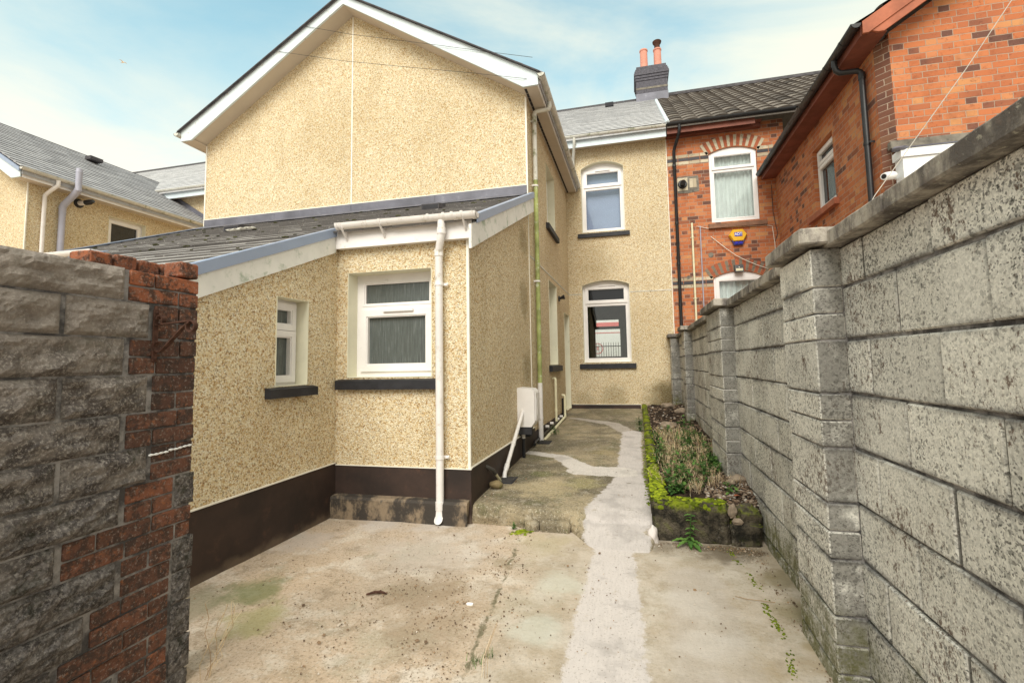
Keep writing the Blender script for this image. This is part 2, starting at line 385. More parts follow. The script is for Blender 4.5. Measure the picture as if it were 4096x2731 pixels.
def block_mat(name, dark=1.0, mossz=.21):
    mt, g, S = mat(name, .92, .15)
    p = g.pos()
    t = g.attr('tone')
    c = g.mix(g.sstep(g.noise(1.6, 5, .6), .35, .7), (.66, .635, .575), (.76, .735, .675))
    c = g.mix(1.0, c, g.ramp(t, [(0, .82), (1, 1.1)]), 'MULTIPLY')
    wp = g.vm('ADD', p, g.vm('MULTIPLY', g.n('ShaderNodeTexNoise', {'Scale': 90.0, 'Detail': 3.0, 'Vector': p}).outputs['Color'], (.010, .010, .010)))
    v1, v2 = g.vor(175, wp), g.vor(95, wp)
    a1, a2 = g.xyz(v1.outputs['Color'])[0], g.xyz(v2.outputs['Color'])[1]
    dens = g.m('MULTIPLY', g.m('SUBTRACT', g.noise(2.1, 5, .65, g.vm('ADD', p, (4, 4, 9))), .5), .8)
    c = g.mix(1.0, c, g.ramp(g.m('SUBTRACT', a1, dens), [(0, .30), (.07, .50), (.17, .84), (.5, .98), (1, 1.16)]), 'MULTIPLY')
    c = g.mix(1.0, c, g.ramp(g.m('SUBTRACT', a2, dens), [(0, .42), (.09, .66), (.20, .94), (1, 1.08)]), 'MULTIPLY')
    fine = g.m('SUBTRACT', 1.0, g.m('ADD', g.m('MULTIPLY', a1, .6), g.m('MULTIPLY', a2, .5)))
    ln = g.noise(58, 6, .8, g.vm('ADD', g.vm('MULTIPLY', p, (1, 1, .7)), (5, 3, 2)))
    lm = g.m('ADD', ln, g.m('MULTIPLY', g.m('SUBTRACT', g.noise(3.4, 5, .65, g.vm('ADD', p, (1, 4, 2))), .5), .55))
    c = g.mix(g.m('MULTIPLY', g.sstep(lm, .565, .64), .85), c, (.115, .068, .045))
    # grey grime in vertical drifts
    gr = g.noise(3.3, 5, .65, g.vm('MULTIPLY', p, (1, 1, .4)))
    c = g.mix(g.m('MULTIPLY', g.sstep(gr, .54, .72), .45), c, (.20, .18, .155))
    # soot and run-off caught along the bed joints
    jz = g.m('MULTIPLY', g.m('ABSOLUTE', g.m('SUBTRACT', g.m('FRACT', g.m('ADD', g.m('DIVIDE', g.m('SUBTRACT', g.xyz(p)[2], .068), .2265), .5)), .5)), .2265)
    jm = g.m('MULTIPLY', g.sstep(g.m('ADD', jz, g.m('MULTIPLY', g.m('SUBTRACT', g.noise(22, 5, .75), .5), .05)), .030, .004), g.sstep(g.noise(2.6, 4, .6, g.vm('ADD', p, (8, 3, 1))), .38, .60))
    c = g.mix(g.m('MULTIPLY', jm, .75), c, (.10, .095, .095))
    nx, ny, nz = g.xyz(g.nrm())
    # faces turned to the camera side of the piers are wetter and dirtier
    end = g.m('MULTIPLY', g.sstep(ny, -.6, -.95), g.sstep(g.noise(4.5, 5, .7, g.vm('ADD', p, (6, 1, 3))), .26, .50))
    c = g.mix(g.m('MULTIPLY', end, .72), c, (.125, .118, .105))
    px, py, pz = g.xyz(p)
    base = g.m('SUBTRACT', pz, g.m('MULTIPLY', g.m('MAXIMUM', g.m('SUBTRACT', py, 3.9), 0.0), .07))
    mz = g.m('ADD', base, g.m('MULTIPLY', g.m('SUBTRACT', g.noise(4.5, 6, .72), .5), .95))
    c = g.mix(g.m('MULTIPLY', g.m('MULTIPLY', g.sstep(mz, mossz + .14, mossz - .2), g.sstep(g.noise(16, 6, .8, g.vm('ADD', p, (2, 2, 2))), .34, .56)), .85), c, g.mix(g.noise(18, 5), (.06, .06, .02), (.20, .195, .045)))
    c = g.mix(1.0, c, (dark, dark, dark), 'MULTIPLY')
    h = g.m('ADD', g.m('MULTIPLY', fine, -1.0), g.m('MULTIPLY', g.noise(30, 3), .4))
    S(col=c, nrm=g.bump(h, .7, .007))
    return mt
M['block'] = block_mat('pitted concrete block')

def mortar_mat():
    mt, g, S = mat('dirty mortar', .95, .1)
    c = g.mix(g.sstep(g.noise(9, 6, .7), .38, .62), (.085, .08, .08), (.33, .31, .30))
    S(col=c, nrm=g.bump(g.noise(60, 5, .7), .8, .01))
    return mt
M['mortar'] = mortar_mat()

def coping_mat():
    mt, g, S = mat('weathered coping', .92, .15)
    p = g.pos()
    nx, ny, nz = g.xyz(g.nrm())
    c = g.mix(g.sstep(g.noise(5, 6, .7, g.vm('MULTIPLY', p, (1, 1, .5))), .42, .62), (.125, .11, .10), (.42, .38, .325))
    c = g.mix(g.m('MULTIPLY', g.sstep(g.noise(40, 4, .7), .58, .68), .7), c, (.45, .42, .34))
    c = g.mix(g.m('MULTIPLY', g.sstep(g.noise(13, 5, .7, g.vm('ADD', p, (3, 3, 3))), .58, .7), .6), c, (.20, .155, .13))
    S(col=c, nrm=g.bump(g.noise(55, 5, .7), .7, .01))
    return mt
M['coping'] = coping_mat()

def rock_mat():
    mt, g, S = mat('dirty rock faced block', .95, .15)
    p = g.pos()
    z = g.xyz(p)[2]
    c = g.mix(g.sstep(g.noise(11, 6, .72), .40, .62), (.095, .082, .078), (.31, .275, .25))
    c = g.mix(g.m('MULTIPLY', g.sstep(g.noise(95, 5, .8), .51, .60), .75), c, (.55, .50, .45))
    c = g.mix(g.m('MULTIPLY', g.sstep(g.noise(8, 6, .7, g.vm('ADD', p, (3, 1, 6))), .55, .68), .85), c, (.05, .05, .028))
    top = g.sstep(g.m('ADD', z, g.m('MULTIPLY', g.m('SUBTRACT', g.noise(5, 5, .7), .5), .5)), 1.1, 1.7)
    c = g.mix(g.m('MULTIPLY', top, .65), c, g.mix(g.noise(30, 5, .7), (.40, .335, .28), (.52, .465, .42)))
    low = g.sstep(z, 1.25, .5)
    c = g.mix(g.m('MULTIPLY', low, .5), c, g.mix(g.sstep(g.noise(50, 5, .75), .45, .6), (.035, .035, .035), (.28, .265, .265)))
    S(col=c, nrm=g.bump(g.m('ADD', g.noise(110, 6, .8), g.m('MULTIPLY', g.noise(28, 6, .75), 1.6)), 1.0, .012))
    return mt
M['rock'] = rock_mat()

def pierbrick_mat():
    mt, g, S = mat('old red pier brick', .9, .2)
    p = g.pos()
    t = g.attr('tone')
    z = g.xyz(p)[2]
    c = g.ramp(t, [(0, (.10, .055, .043)), (.35, (.15, .074, .052)), (.65, (.22, .095, .06)), (1, (.42, .145, .072))])
    c = g.mix(g.m('MULTIPLY', g.sstep(g.noise(24, 6, .75), .44, .58), .85), c, (.06, .044, .038))
    c = g.mix(g.m('MULTIPLY', g.sstep(g.noise(38, 5, .7, g.vm('ADD', p, (4, 4, 1))), .56, .68), .6), c, (.42, .16, .07))
    c = g.mix(g.m('MULTIPLY', g.sstep(g.noise(80, 5, .8), .54, .64), .6), c, (.42, .35, .30))
    S(col=c, nrm=g.bump(g.m('ADD', g.noise(90, 6, .85), g.noise(18, 5)), 1.0, .010))
    return mt
M['pierbrick'] = pierbrick_mat()

def slate_mat(name, a, b, moss=0.0):
    mt, g, S = mat(name, .72, .3)
    t = g.attr('tone')
    c = g.ramp(t, [(0, tuple(x * .5 for x in a)), (.03, a), (1, b)])  # darkest stop is the painted shade on the slates' lower edges
    c = g.mix(g.m('MULTIPLY', g.sstep(g.noise(9, 5, .7), .45, .7), .5), c, tuple(x * .62 for x in a))
    c = g.mix(g.m('MULTIPLY', g.sstep(g.noise(30, 4, .7), .6, .7), .5), c, tuple(min(1, x * 1.45) for x in b))
    if moss:
        mm = g.sstep(g.noise(5.5, 6, .72, g.vm('ADD', g.pos(), (2, 2, 1))), .60, .70)
        c = g.mix(g.m('MULTIPLY', mm, moss), c, (.085, .085, .045))
    S(col=c, nrm=g.bump(g.noise(50, 5, .7), .35, .006))
    return mt
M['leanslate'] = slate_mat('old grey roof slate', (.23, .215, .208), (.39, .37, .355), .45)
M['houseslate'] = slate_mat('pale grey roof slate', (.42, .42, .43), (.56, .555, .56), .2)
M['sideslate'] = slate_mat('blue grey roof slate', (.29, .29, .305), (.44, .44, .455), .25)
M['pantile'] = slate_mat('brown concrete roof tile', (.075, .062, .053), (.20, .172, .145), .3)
M['ridge'] = simple('dark ridge tile', (.07, .065, .07), .8, .2, .3, 9)

def soil_mat():
    mt, g, S = mat('dark garden soil', .95, .1)
    c = g.mix(g.sstep(g.noise(12, 6, .7), .4, .62), (.018, .013, .011), (.075, .052, .036))
    S(col=c, nrm=g.bump(g.noise(30, 6, .75), 1.0, .03))
    return mt
M['soil'] = soil_mat()
def tonemat(name, stops, rough=.9, bump=.3):
    mt, g, S = mat(name, rough, .2)
    c = g.ramp(g.attr('tone'), stops)
    c = g.mix(g.m('MULTIPLY', g.sstep(g.noise(90, 4, .7), .5, .65), .35), c, g.mix(1.0, c, (.5, .5, .5), 'MULTIPLY'))
    S(col=c, nrm=g.bump(g.noise(120, 3), bump, .004))
    return mt
M['pebbles'] = tonemat('mixed gravel', [(0, (.07, .05, .04)), (.35, (.20, .13, .085)), (.8, (.30, .23, .17)), (1, (.55, .52, .47))])
M['litter'] = tonemat('dry leaf crumbs', [(0, (.09, .06, .04)), (.5, (.20, .135, .085)), (.8, (.32, .21, .12)), (1, (.62, .56, .48))])
M['leaf'] = tonemat('green weed leaf', [(0, (.03, .075, .018)), (.5, (.06, .14, .03)), (1, (.13, .24, .05))], .6, .1)
M['straw'] = tonemat('dry straw', [(0, (.30, .19, .10)), (.5, (.60, .45, .27)), (1, (.74, .63, .45))], .8, .1)
M['darkmoss'] = tonemat('dark roof moss', [(0, (.025, .026, .012)), (.6, (.07, .07, .03)), (1, (.13, .13, .05))], .95, .6)
M['moss'] = tonemat('bright moss', [(0, (.07, .095, .008)), (.5, (.19, .24, .012)), (1, (.34, .40, .02))], .95, .6)
M['kerbstone'] = None
def mosskerb():
    mt, g, S = mat('mossy dark kerb', .95, .1)
    p = g.pos()
    z = g.xyz(p)[2]
    nz = g.xyz(g.nrm())[2]
    c = g.mix(g.sstep(g.noise(7, 6, .7), .4, .62), (.022, .020, .016), (.105, .088, .064))
    c = g.mix(g.m('MULTIPLY', g.sstep(g.noise(9, 6, .72, g.vm('ADD', p, (3, 3, 3))), .58, .68), .6), c, (.22, .195, .16))
    mm = g.m('MAXIMUM', g.m('MULTIPLY', nz, .95), g.sstep(g.m('ADD', z, g.m('MULTIPLY', g.m('SUBTRACT', g.noise(7, 6, .75), .5), .22)), .21, .29))
    mm = g.m('MULTIPLY', mm, g.sstep(g.noise(5, 6, .75, g.vm('ADD', p, (1, 2, 8))), .42, .56))
    c = g.mix(g.m('MULTIPLY', mm, .9), c, g.mix(g.noise(25, 5), (.11, .14, .01), (.32, .38, .02)))
    S(col=c, nrm=g.bump(g.m('ADD', g.noise(14, 6, .7), g.noise(60, 5)), .9, .02))
    return mt
M['kerbstone'] = mosskerb()
M['palerock'] = simple('pale broken stone', (.28, .22, .165), .9, .15, .25, 12, ((.14, .12, .08), .56, .7, 14), .6, 60)
M['boulder'] = simple('smooth brown stone', (.19, .145, .075), .7, .25, .3, 14, ((.17, .18, .05), .55, .7, 10), .3, 70)

def glass(name, base, rough, spec=.5, streak=False):
    mt, g, S = mat(name, rough, spec)
    if streak:
        n = g.noise(22, 4, .6, g.vm('MULTIPLY', g.pos(), (4, 4, .25)))
        c = g.mix(g.sstep(n, .35, .75), base, tuple(x * 1.7 for x in base))
        S(col=c, rough=g.m('ADD', g.m('MULTIPLY', n, .25), rough - .1), nrm=g.bump(g.noise(160, 2), .12, .002))
    else:
        S(col=base)
    return mt
M['obscure'] = glass('dark obscured glass', (.075, .085, .082), .22, .5, True)
M['darkglass'] = glass('dark window glass', (.012, .014, .018), .04, .5)
def clear():
    mt = bpy.data.materials.new('clear window glass')
    mt.use_nodes = True
    nt = mt.node_tree
    nt.nodes.clear()
    g = G(nt)
    lw = g.n('ShaderNodeLayerWeight', {'Blend': .12}).outputs['Fresnel']
    f = g.m('ADD', g.m('MULTIPLY', lw, .8), .045, clamp=True)
    a = g.n('ShaderNodeBsdfTransparent', {'Color': (.86, .89, .88)})
    b = g.n('ShaderNodeBsdfGlossy', {'Color': (1, 1, 1), 'Roughness': .01})
    mx = g.n('ShaderNodeMixShader', {0: f, 1: a.outputs[0], 2: b.outputs[0]})
    g.n('ShaderNodeOutputMaterial', {0: mx.outputs[0]})
    return mt
M['clear'] = clear()

# ------------------------------------------------------------------ mesh builder and scene graph
class MB:
    def __init__(s):
        s.v, s.f, s.t = [], [], []
    def add(s, vs, fs, tone=None):
        o = len(s.v)
        s.v += [tuple(v) for v in vs]
        s.f += [tuple(i + o for i in f) for f in fs]
        s.t += [random.random() if tone is None else tone] * len(fs)
        return s
    def hexa(s, p, tone=None):
        """8 corners: bottom ring of four, top ring of four"""
        return s.add(p, [(0, 3, 2, 1), (4, 5, 6, 7), (0, 1, 5, 4), (1, 2, 6, 5), (2, 3, 7, 6), (3, 0, 4, 7)], tone)
    def box(s, x0, x1, y0, y1, z0, z1, tone=None, c=0.0):
        x0, x1 = min(x0, x1), max(x0, x1)
        y0, y1 = min(y0, y1), max(y0, y1)
        z0, z1 = min(z0, z1), max(z0, z1)
        if not c:
            return s.hexa([(x0, y0, z0), (x1, y0, z0), (x1, y1, z0), (x0, y1, z0), (x0, y0, z1), (x1, y0, z1), (x1, y1, z1), (x0, y1, z1)], tone)
        b = bmesh.new()
        r = bmesh.ops.create_cube(b, size=1)
        for v in b.verts:
            v.co = Vector(((x0 + x1) / 2 + v.co.x * (x1 - x0), (y0 + y1) / 2 + v.co.y * (y1 - y0), (z0 + z1) / 2 + v.co.z * (z1 - z0)))
        bmesh.ops.bevel(b, geom=list(b.edges), offset=c, segments=1, affect='EDGES')
        b.verts.index_update()
        s.add([v.co[:] for v in b.verts], [[v.index for v in f.verts] for f in b.faces], tone)
        b.free()
        return s
    def prism(s, poly, fn, d0, d1, holes=(), back=True, tone=None):
        """2-D outline with holes, given thickness through the mapping fn(u, z, d)"""
        loops = [list(poly)] + [list(h) for h in holes]
        flat = [p for l in loops for p in l]
        tri = tessellate_polygon([[Vector((p[0], p[1], 0)) for p in l] for l in loops])
        n = len(flat)
        vs = [fn(p[0], p[1], d0) for p in flat] + [fn(p[0], p[1], d1) for p in flat]
        fs = [tuple(t) for t in tri]
        if back:
            fs += [tuple(i + n for i in reversed(t)) for t in tri]
        o = 0
        for l in loops:
            k = len(l)
            for i in range(k):
                a, b = o + i, o + (i + 1) % k
                fs.append((a, b, b + n, a + n))
            o += k
        return s.add(vs, fs, tone)
    def tube(s, pts, r, n=10, tone=None, cap=True):
        pts = [Vector(p) for p in pts]
        rs = r if isinstance(r, (list, tuple)) else [r] * len(pts)
        vs, fs = [], []
        up = None
        for i, p in enumerate(pts):
            t = ((pts[min(i + 1, len(pts) - 1)] - p).normalized() + (p - pts[max(i - 1, 0)]).normalized())
            if t.length < 1e-6:
                t = Vector((0, 0, 1))
            t.normalize()
            if up is None:
                up = t.orthogonal().normalized()
            up = (up - t * up.dot(t))
            up = up.normalized() if up.length > 1e-6 else t.orthogonal().normalized()
            q = t.cross(up)
            for k in range(n):
                a = 2 * pi * k / n
                vs.append(p + (up * cos(a) + q * sin(a)) * rs[i])
        for i in range(len(pts) - 1):
            for k in range(n):
                a, b = i * n + k, i * n + (k + 1) % n
                fs.append((a, b, b + n, a + n))
        if cap:
            fs.append(tuple(range(n - 1, -1, -1)))
            o = (len(pts) - 1) * n
            fs.append(tuple(range(o, o + n)))
        return s.add(vs, fs, random.random() if tone is None else tone)
    def sweep(s, prof, p0, p1, side, up, tone=None):
        """closed 2-D profile (side, up) swept straight from p0 to p1"""
        p0, p1, side, up = Vector(p0), Vector(p1), Vector(side), Vector(up)
        n = len(prof)
        vs = [p + side * a + up * b for p in (p0, p1) for a, b in prof]
        fs = [(i, (i + 1) % n, n + (i + 1) % n, n + i) for i in range(n)]
        tri = tessellate_polygon([[Vector((a, b, 0)) for a, b in prof]])
        fs += [tuple(t) for t in tri] + [tuple(i + n for i in reversed(t)) for t in tri]
        return s.add(vs, fs, tone)
    def ball(s, c, r, sq=(1, 1, 1), amp=.12, sub=2, tone=None, seed=0):
        b = bmesh.new()
        bmesh.ops.create_icosphere(b, subdivisions=sub, radius=1)
        vs = []
        for v in b.verts:
            k = 1 + amp * mnoise.noise(v.co * 1.6 + Vector((seed * 3.7, seed, c[0] * 7)))
            vs.append((c[0] + v.co.x * r * sq[0] * k, c[1] + v.co.y * r * sq[1] * k, c[2] + v.co.z * r * sq[2] * k))
        b.verts.index_update()
        s.add(vs, [[v.index for v in f.verts] for f in b.faces], random.random() if tone is None else tone)
        b.free()
        return s
    def build(s, name, mt, parent=None, label=None, smooth=False, recalc=True, kind=None):
        root = parent
        off = Vector((0, 0, 0))
        while root is not None:
            off += root.location
            root = root.parent
        me = bpy.data.meshes.new(name)
        me.from_pydata([(v[0] - off.x, v[1] - off.y, v[2] - off.z) for v in s.v], [], s.f)
        at = me.attributes.new('tone', 'FLOAT', 'FACE')
        at.data.foreach_set('value', s.t)
        if recalc:
            b = bmesh.new()
            b.from_mesh(me)
            bmesh.ops.recalc_face_normals(b, faces=b.faces)
            b.to_mesh(me)
            b.free()
        if smooth:
            me.polygons.foreach_set('use_smooth', [True] * len(me.polygons))
            if smooth != 'all':
                me.set_sharp_from_angle(angle=RAD(40))
        me.materials.append(M[mt] if isinstance(mt, str) else mt)
        o = bpy.data.objects.new(name, me)
        COL.objects.link(o)
        if parent is not None:
            o.parent = parent
        if label:
            o['label'] = label
        if kind:
            o['kind'] = kind
        return o

def thing(name, label, cat, loc=(0, 0, 0), group=None):
    o = bpy.data.objects.new(name, None)
    o.empty_display_size = .1
    COL.objects.link(o)
    o.location = loc
    return tag(o, label, cat, group)
def tag(o, label=None, cat=None, group=None, kind=None):
    for k, v in (('label', label), ('category', cat), ('group', group), ('kind', kind)):
        if v:
            o[k] = v
    return o
def dup(root, loc, rotz, label=None, scale=1.0):
    r = root.copy()
    COL.objects.link(r)
    r.location = loc
    r.rotation_euler = (0, 0, rotz)
    r.scale = (scale, scale, scale)
    if label:
        r['label'] = label
    for ch in list(root.children):
        c = ch.copy()
        COL.objects.link(c)
        c.parent = r
    return r

def onY(c):     # wall facing the camera (-Y); d goes into the wall
    return lambda u, z, d: (u, c + d, z)
def onXp(c):    # wall facing +X
    return lambda u, z, d: (c - d, u, z)
def onXm(c):    # wall facing -X
    return lambda u, z, d: (c + d, u, z)
def rect(u0, u1, z0, z1):
    return [(u0, z0), (u1, z0), (u1, z1), (u0, z1)]
def arch(u0, u1, z0, z1, rise, n=14):
    if not rise:
        return rect(u0, u1, z0, z1)
    w = (u1 - u0) / 2
    R = (w * w + rise * rise) / (2 * rise)
    c = (u0 + u1) / 2
    a0 = math.asin(w / R)
    return [(u0, z0), (u1, z0)] + [(c + R * sin(a0 - 2 * a0 * i / n), z1 + rise - R + R * cos(a0 - 2 * a0 * i / n)) for i in range(n + 1)]

def window(parent, fn, u0, u1, z0, z1, rise=0.0, split=None, panes=('darkglass', 'darkglass'), depth=.14, rev='reveal', sill=None, sillmat='sill',
           fr=.06, sash=.05, opening=(True, True), vent=None, ventz=None, mt='upvc', label=None, gap=.006):
    """frame (part) > reveal, sash, pane, vent, sill (sub-parts)"""
    hole = arch(u0, u1, z0, z1, rise)
    inner = arch(u0 + gap, u1 - gap, z0 + gap, z1 - gap * .4, rise)
    a0, a1, b0, b1 = u0 + gap + fr, u1 - gap - fr, z0 + gap + fr, z1 - gap - (fr if not rise else fr * .3)
    if split is None:
        cells = [(a0, a1, b0, b1)]
    else:
        cells = [(a0, a1, b0, split - fr * .4), (a0, a1, split + fr * .4, b1)]
    F = MB()
    F.prism(inner, fn, depth - .012, depth + .05, [rect(*c) for c in cells])
    w = F.build('window', mt, parent, label)
    if rev:
        MB().prism(hole, fn, -.005, depth, [inner]).build('reveal', rev, w)
    for i, c in enumerate(cells):
        k = sash if opening[i] else .018
        q = (c[0] + k, c[1] - k, c[2] + k, c[3] - k)
        pr = .022 if opening[i] else .004
        lap = .012 if opening[i] else -.001
        S = MB()
        S.prism(rect(c[0] - lap, c[1] + lap, c[2] - lap, c[3] + lap), fn, depth - .012 - pr, depth + .03, [rect(*q)])
        # sloped glazing bead inside the sash
        S.prism(rect(q[0] - .001, q[1] + .001, q[2] - .001, q[3] + .001), fn, depth - .004 - pr, depth + .028, [rect(q[0] + .011, q[1] - .011, q[2] + .011, q[3] - .011)])
        S.build('sash', mt, w)
        MB().prism(rect(q[0] + .005, q[1] - .005, q[2] + .005, q[3] - .005), fn, depth + .012, depth + .020).build('pane', panes[i], w)
    if vent:
        MB().prism(rect(vent[0], vent[1], ventz, ventz + .022), fn, depth - .055, depth - .013).build('trickle_vent', mt, w)
    if sill:
        s0, s1, t0, t1, pro = sill
        sb = MB()
        pts = [fn(s0, t0, -pro), fn(s1, t0, -pro), fn(s1, t0, .0), fn(s0, t0, .0), fn(s0, t1 - .012, -pro), fn(s1, t1 - .012, -pro), fn(s1, t1, .0), fn(s0, t1, .0)]
        sb.hexa(pts)
        sb.prism(rect(u0 + .001, u1 - .001, t0 + .01, z0 + .004), fn, .001, depth - .013)
        sb.build('sill', sillmat, w)
    return w

def gutter(mb, p0, p1, r, out, t=.006, n=10):
    """half round channel open at the top with closed ends"""
    pr = [(r * cos(a), -r * sin(a)) for a in [pi * i / n for i in range(n + 1)]]
    pi_ = [((r - t) * cos(a), -(r - t) * sin(a)) for a in [pi * i / n for i in range(n, -1, -1)]]
    mb.sweep(pr + pi_, p0, p1, out, (0, 0, 1))
    p0, p1 = Vector(p0), Vector(p1)
    d = (p1 - p0).normalized()
    cap = pr[:]
    for a, s in ((p0, 1), (p1, -1)):
        mb.sweep(cap, a, a + d * .004 * s, out, (0, 0, 1))
    return mb

def slates(mb, p0, along, L, upv, H, w=.3, gauge=.2, t=.009, jit=.004, gap=.003, cut=None):
    """courses of single slates from eaves corner p0; along/upv are unit vectors in the roof plane"""
    p0, along, upv = Vector(p0), Vector(along).normalized(), Vector(upv).normalized()
    nrm = along.cross(upv)
    if nrm.z < 0:
        nrm = -nrm
    k = 0
    v = 0.0
    while v < H - .02:
        x = -(w / 2 if k % 2 else 0)
        while x < L:
            a, b = max(0, x) + gap / 2, min(L, x + w) - gap / 2
            if b - a > .02 and not (cut and cut(a, b, v)):
                j = random.uniform(0, jit)
                e = random.uniform(-jit, jit) * 1.2
                top = min(v + gauge * 1.35, H)
                lo0, lo1 = p0 + along * a + upv * (v + e), p0 + along * b + upv * (v + e * .6)
                hi0, hi1 = p0 + along * a + upv * top, p0 + along * b + upv * top
                up1 = nrm * (t * 2.1 + j)
                up0 = nrm * (t * .9 + j)
                h1 = nrm * (t * 1.0)
                mb.hexa([lo0 + up0, lo1 + up0, hi1 + nrm * .0005, hi0 + nrm * .0005, lo0 + up1, lo1 + up1, hi1 + h1, hi0 + h1], .05 + .95 * random.random())
                mb.t[-4] = 0.0  # lower edge face toned dark: painted shadow line under each course
            x += w
        v += gauge
        k += 1
    return mb

# ------------------------------------------------------------------ ground, yard, path
mb = MB()
mb.add([(-400, -400, -.04), (400, -400, -.04), (400, 400, -.04), (-400, 400, -.04)], [(0, 1, 2, 3)])
tag(mb.build('ground', 'yard'), kind='structure')

def bumpy(x0, x1, y0, y1, st, zf, skip=None):
    mb = MB()
    nx, ny = int(round((x1 - x0) / st)), int(round((y1 - y0) / st))
    vs = []
    for j in range(ny + 1):
        for i in range(nx + 1):
            x, y = x0 + (x1 - x0) * i / nx, y0 + (y1 - y0) * j / ny
            vs.append((x, y, zf(x, y)))
    fs = [(j * (nx + 1) + i, j * (nx + 1) + i + 1, (j + 1) * (nx + 1) + i + 1, (j + 1) * (nx + 1) + i) for j in range(ny) for i in range(nx)]
    return mb.add(vs, fs)
def yz(x, y):
    return .006 * mnoise.noise(Vector((x * 1.7, y * 1.7, 0))) + .0025 * mnoise.noise(Vector((x * 9, y * 9, 2))) - .012 * max(0, 1 - abs(x + .95 - (3.9 - y) * .09) / .02)
tag(bumpy(-2.76, .885, -3.0, 4.02, .045, yz).build('yard', 'yard', smooth='all'), kind='structure')
tag(bumpy(-9, -2.75, -3.0, 1.3, .25, lambda x, y: -.004).build('yard', 'yard'), kind='structure')
tag(bumpy(-11.5, -2.76, 1.3, 10.5, .4, lambda x, y: -.012).build('side_yard', 'yard'), kind='structure')

PS = .0288
def pz(x, y):
    e = .006 * mnoise.noise(Vector((x * 2.1, y * 2.1, 5))) + .004 * mnoise.noise(Vector((x * 8, y * 8, 1)))
    return .16 + (y - 4.0) * PS + e
# path slab with a rough worn step at its near end
def rampk(x):
    k = max(0, min(1, (x + .60) / .28)) * max(0, min(1, (.12 - x) / .08))
    return k * k * (3 - 2 * k)
def edge_y(x):
    return 3.95 + .04 * mnoise.noise(Vector((x * 3, 0, 3))) + (.05 * max(0, min(1, (x + 1.43) / .9)) * -1)
mb = MB()
nx, ny = 62, 190
x0, x1 = -1.44, .11
vs = []
for j in range(ny + 1):
    for i in range(nx + 1):
        x = x0 + (x1 - x0) * i / nx
        t = j / ny
        y = edge_y(x) + (10.54 - edge_y(x)) * (t ** 1.25)
        z = pz(x, y) - .02 * max(0, 1 - (y - edge_y(x)) / .06) ** 2
        z -= rampk(x) * .055 * max(0, 1 - (y - edge_y(x)) / .34) ** 2
        vs.append((x, y, z))
fs = [(j * (nx + 1) + i, j * (nx + 1) + i + 1, (j + 1) * (nx + 1) + i + 1, (j + 1) * (nx + 1) + i) for j in range(ny) for i in range(nx)]
b0 = len(vs)
rows = 10
for r in range(1, rows + 1):
    for i in range(nx + 1):
        x = x0 + (x1 - x0) * i / nx
        z = (pz(x, edge_y(x)) - .02) * (1 - r / rows) - .02 * (r / rows)
        bul = .022 * sin(pi * r / rows) + .016 * mnoise.noise(Vector((x * 6, r * .7, 4)))
        # where the cement climbs the step the face runs out as a dished ramp
        k = rampk(x)
        q = r / rows
        zq = (pz(x, edge_y(x)) - .075) * (1 - q) ** 1.45 + .012 * (1 - q) + .006 * mnoise.noise(Vector((x * 14, q * 5, 6)))
        if r == rows:
            zq = -.015
        z = z * (1 - k) + k * zq
        bul = bul * (1 - k) + k * (.36 * q + .02 * mnoise.noise(Vector((x * 5, 3, 3))) * q)
        vs.append((x, edge_y(x) - bul, z))
for r in range(rows):
    for i in range(nx):
        a = (b0 + (r - 1) * (nx + 1) + i) if r else i
        b = b0 + r * (nx + 1) + i
        fs.append((b, b + 1, a + 1, a))
mb.add(vs, fs)
tag(mb.build('path', 'path', smooth='all'), kind='structure')

# smeared cement fillet against the corner of the bed
tag(MB().ball((.072, 3.815, .015), .09, (.45, .62, 1.1), .3, 3, seed=3).build('cement_fillet', 'strip', smooth='all'), kind='structure')

# ------------------------------------------------------------------ the pale rendered house
SL = .435
def zr(y):
    return 3.77 - SL * (6.45 - y)
H = thing('rendered_house', 'tan pebble dashed house with tall gable, low lean-to extension and black window sills', 'house', (-2.0, 7.0, 0))
XE, XL, YF, YG, YT = -1.427, -2.75, 3.93, 6.45, 10.535
mb = MB()
# tall gable and the outrigger's right side
def gz(x):
    return 7.07 - .584 * abs(x + 4.28)
mb.prism([(-7.13, .0), (XE, .0), (XE, gz(XE)), (-4.28, 7.07), (-7.13, gz(-7.13))], onY(YG), 0, .2)
UW, LW, DR = (7.97, 8.83, 3.77, 4.885), (7.97, 8.80, 1.32, 2.79), (9.70, 10.47, .37, 2.40)
mb.prism(rect(YG + .2, YT, 0, 5.24), onXp(XE), 0, .2, [rect(*UW), rect(*LW), rect(*DR)])
mb.prism(rect(YG + .2, YT + 2, 0, 5.3), onXm(-7.13), 0, .2)
# rear wall of the terrace with its two arched openings
TU, TL_ = (-1.083, -.127, 4.27, 5.745, .145), (-1.125, -.09, 1.35, 3.065, .105)
mb.prism(rect(XE, .81, 0, 6.30), onY(YT), 0, .2, [arch(*TU), arch(*TL_)])
mb.prism(rect(-7.33, -6.93, 0, 6.3), onY(YT + .2), 0, .2)
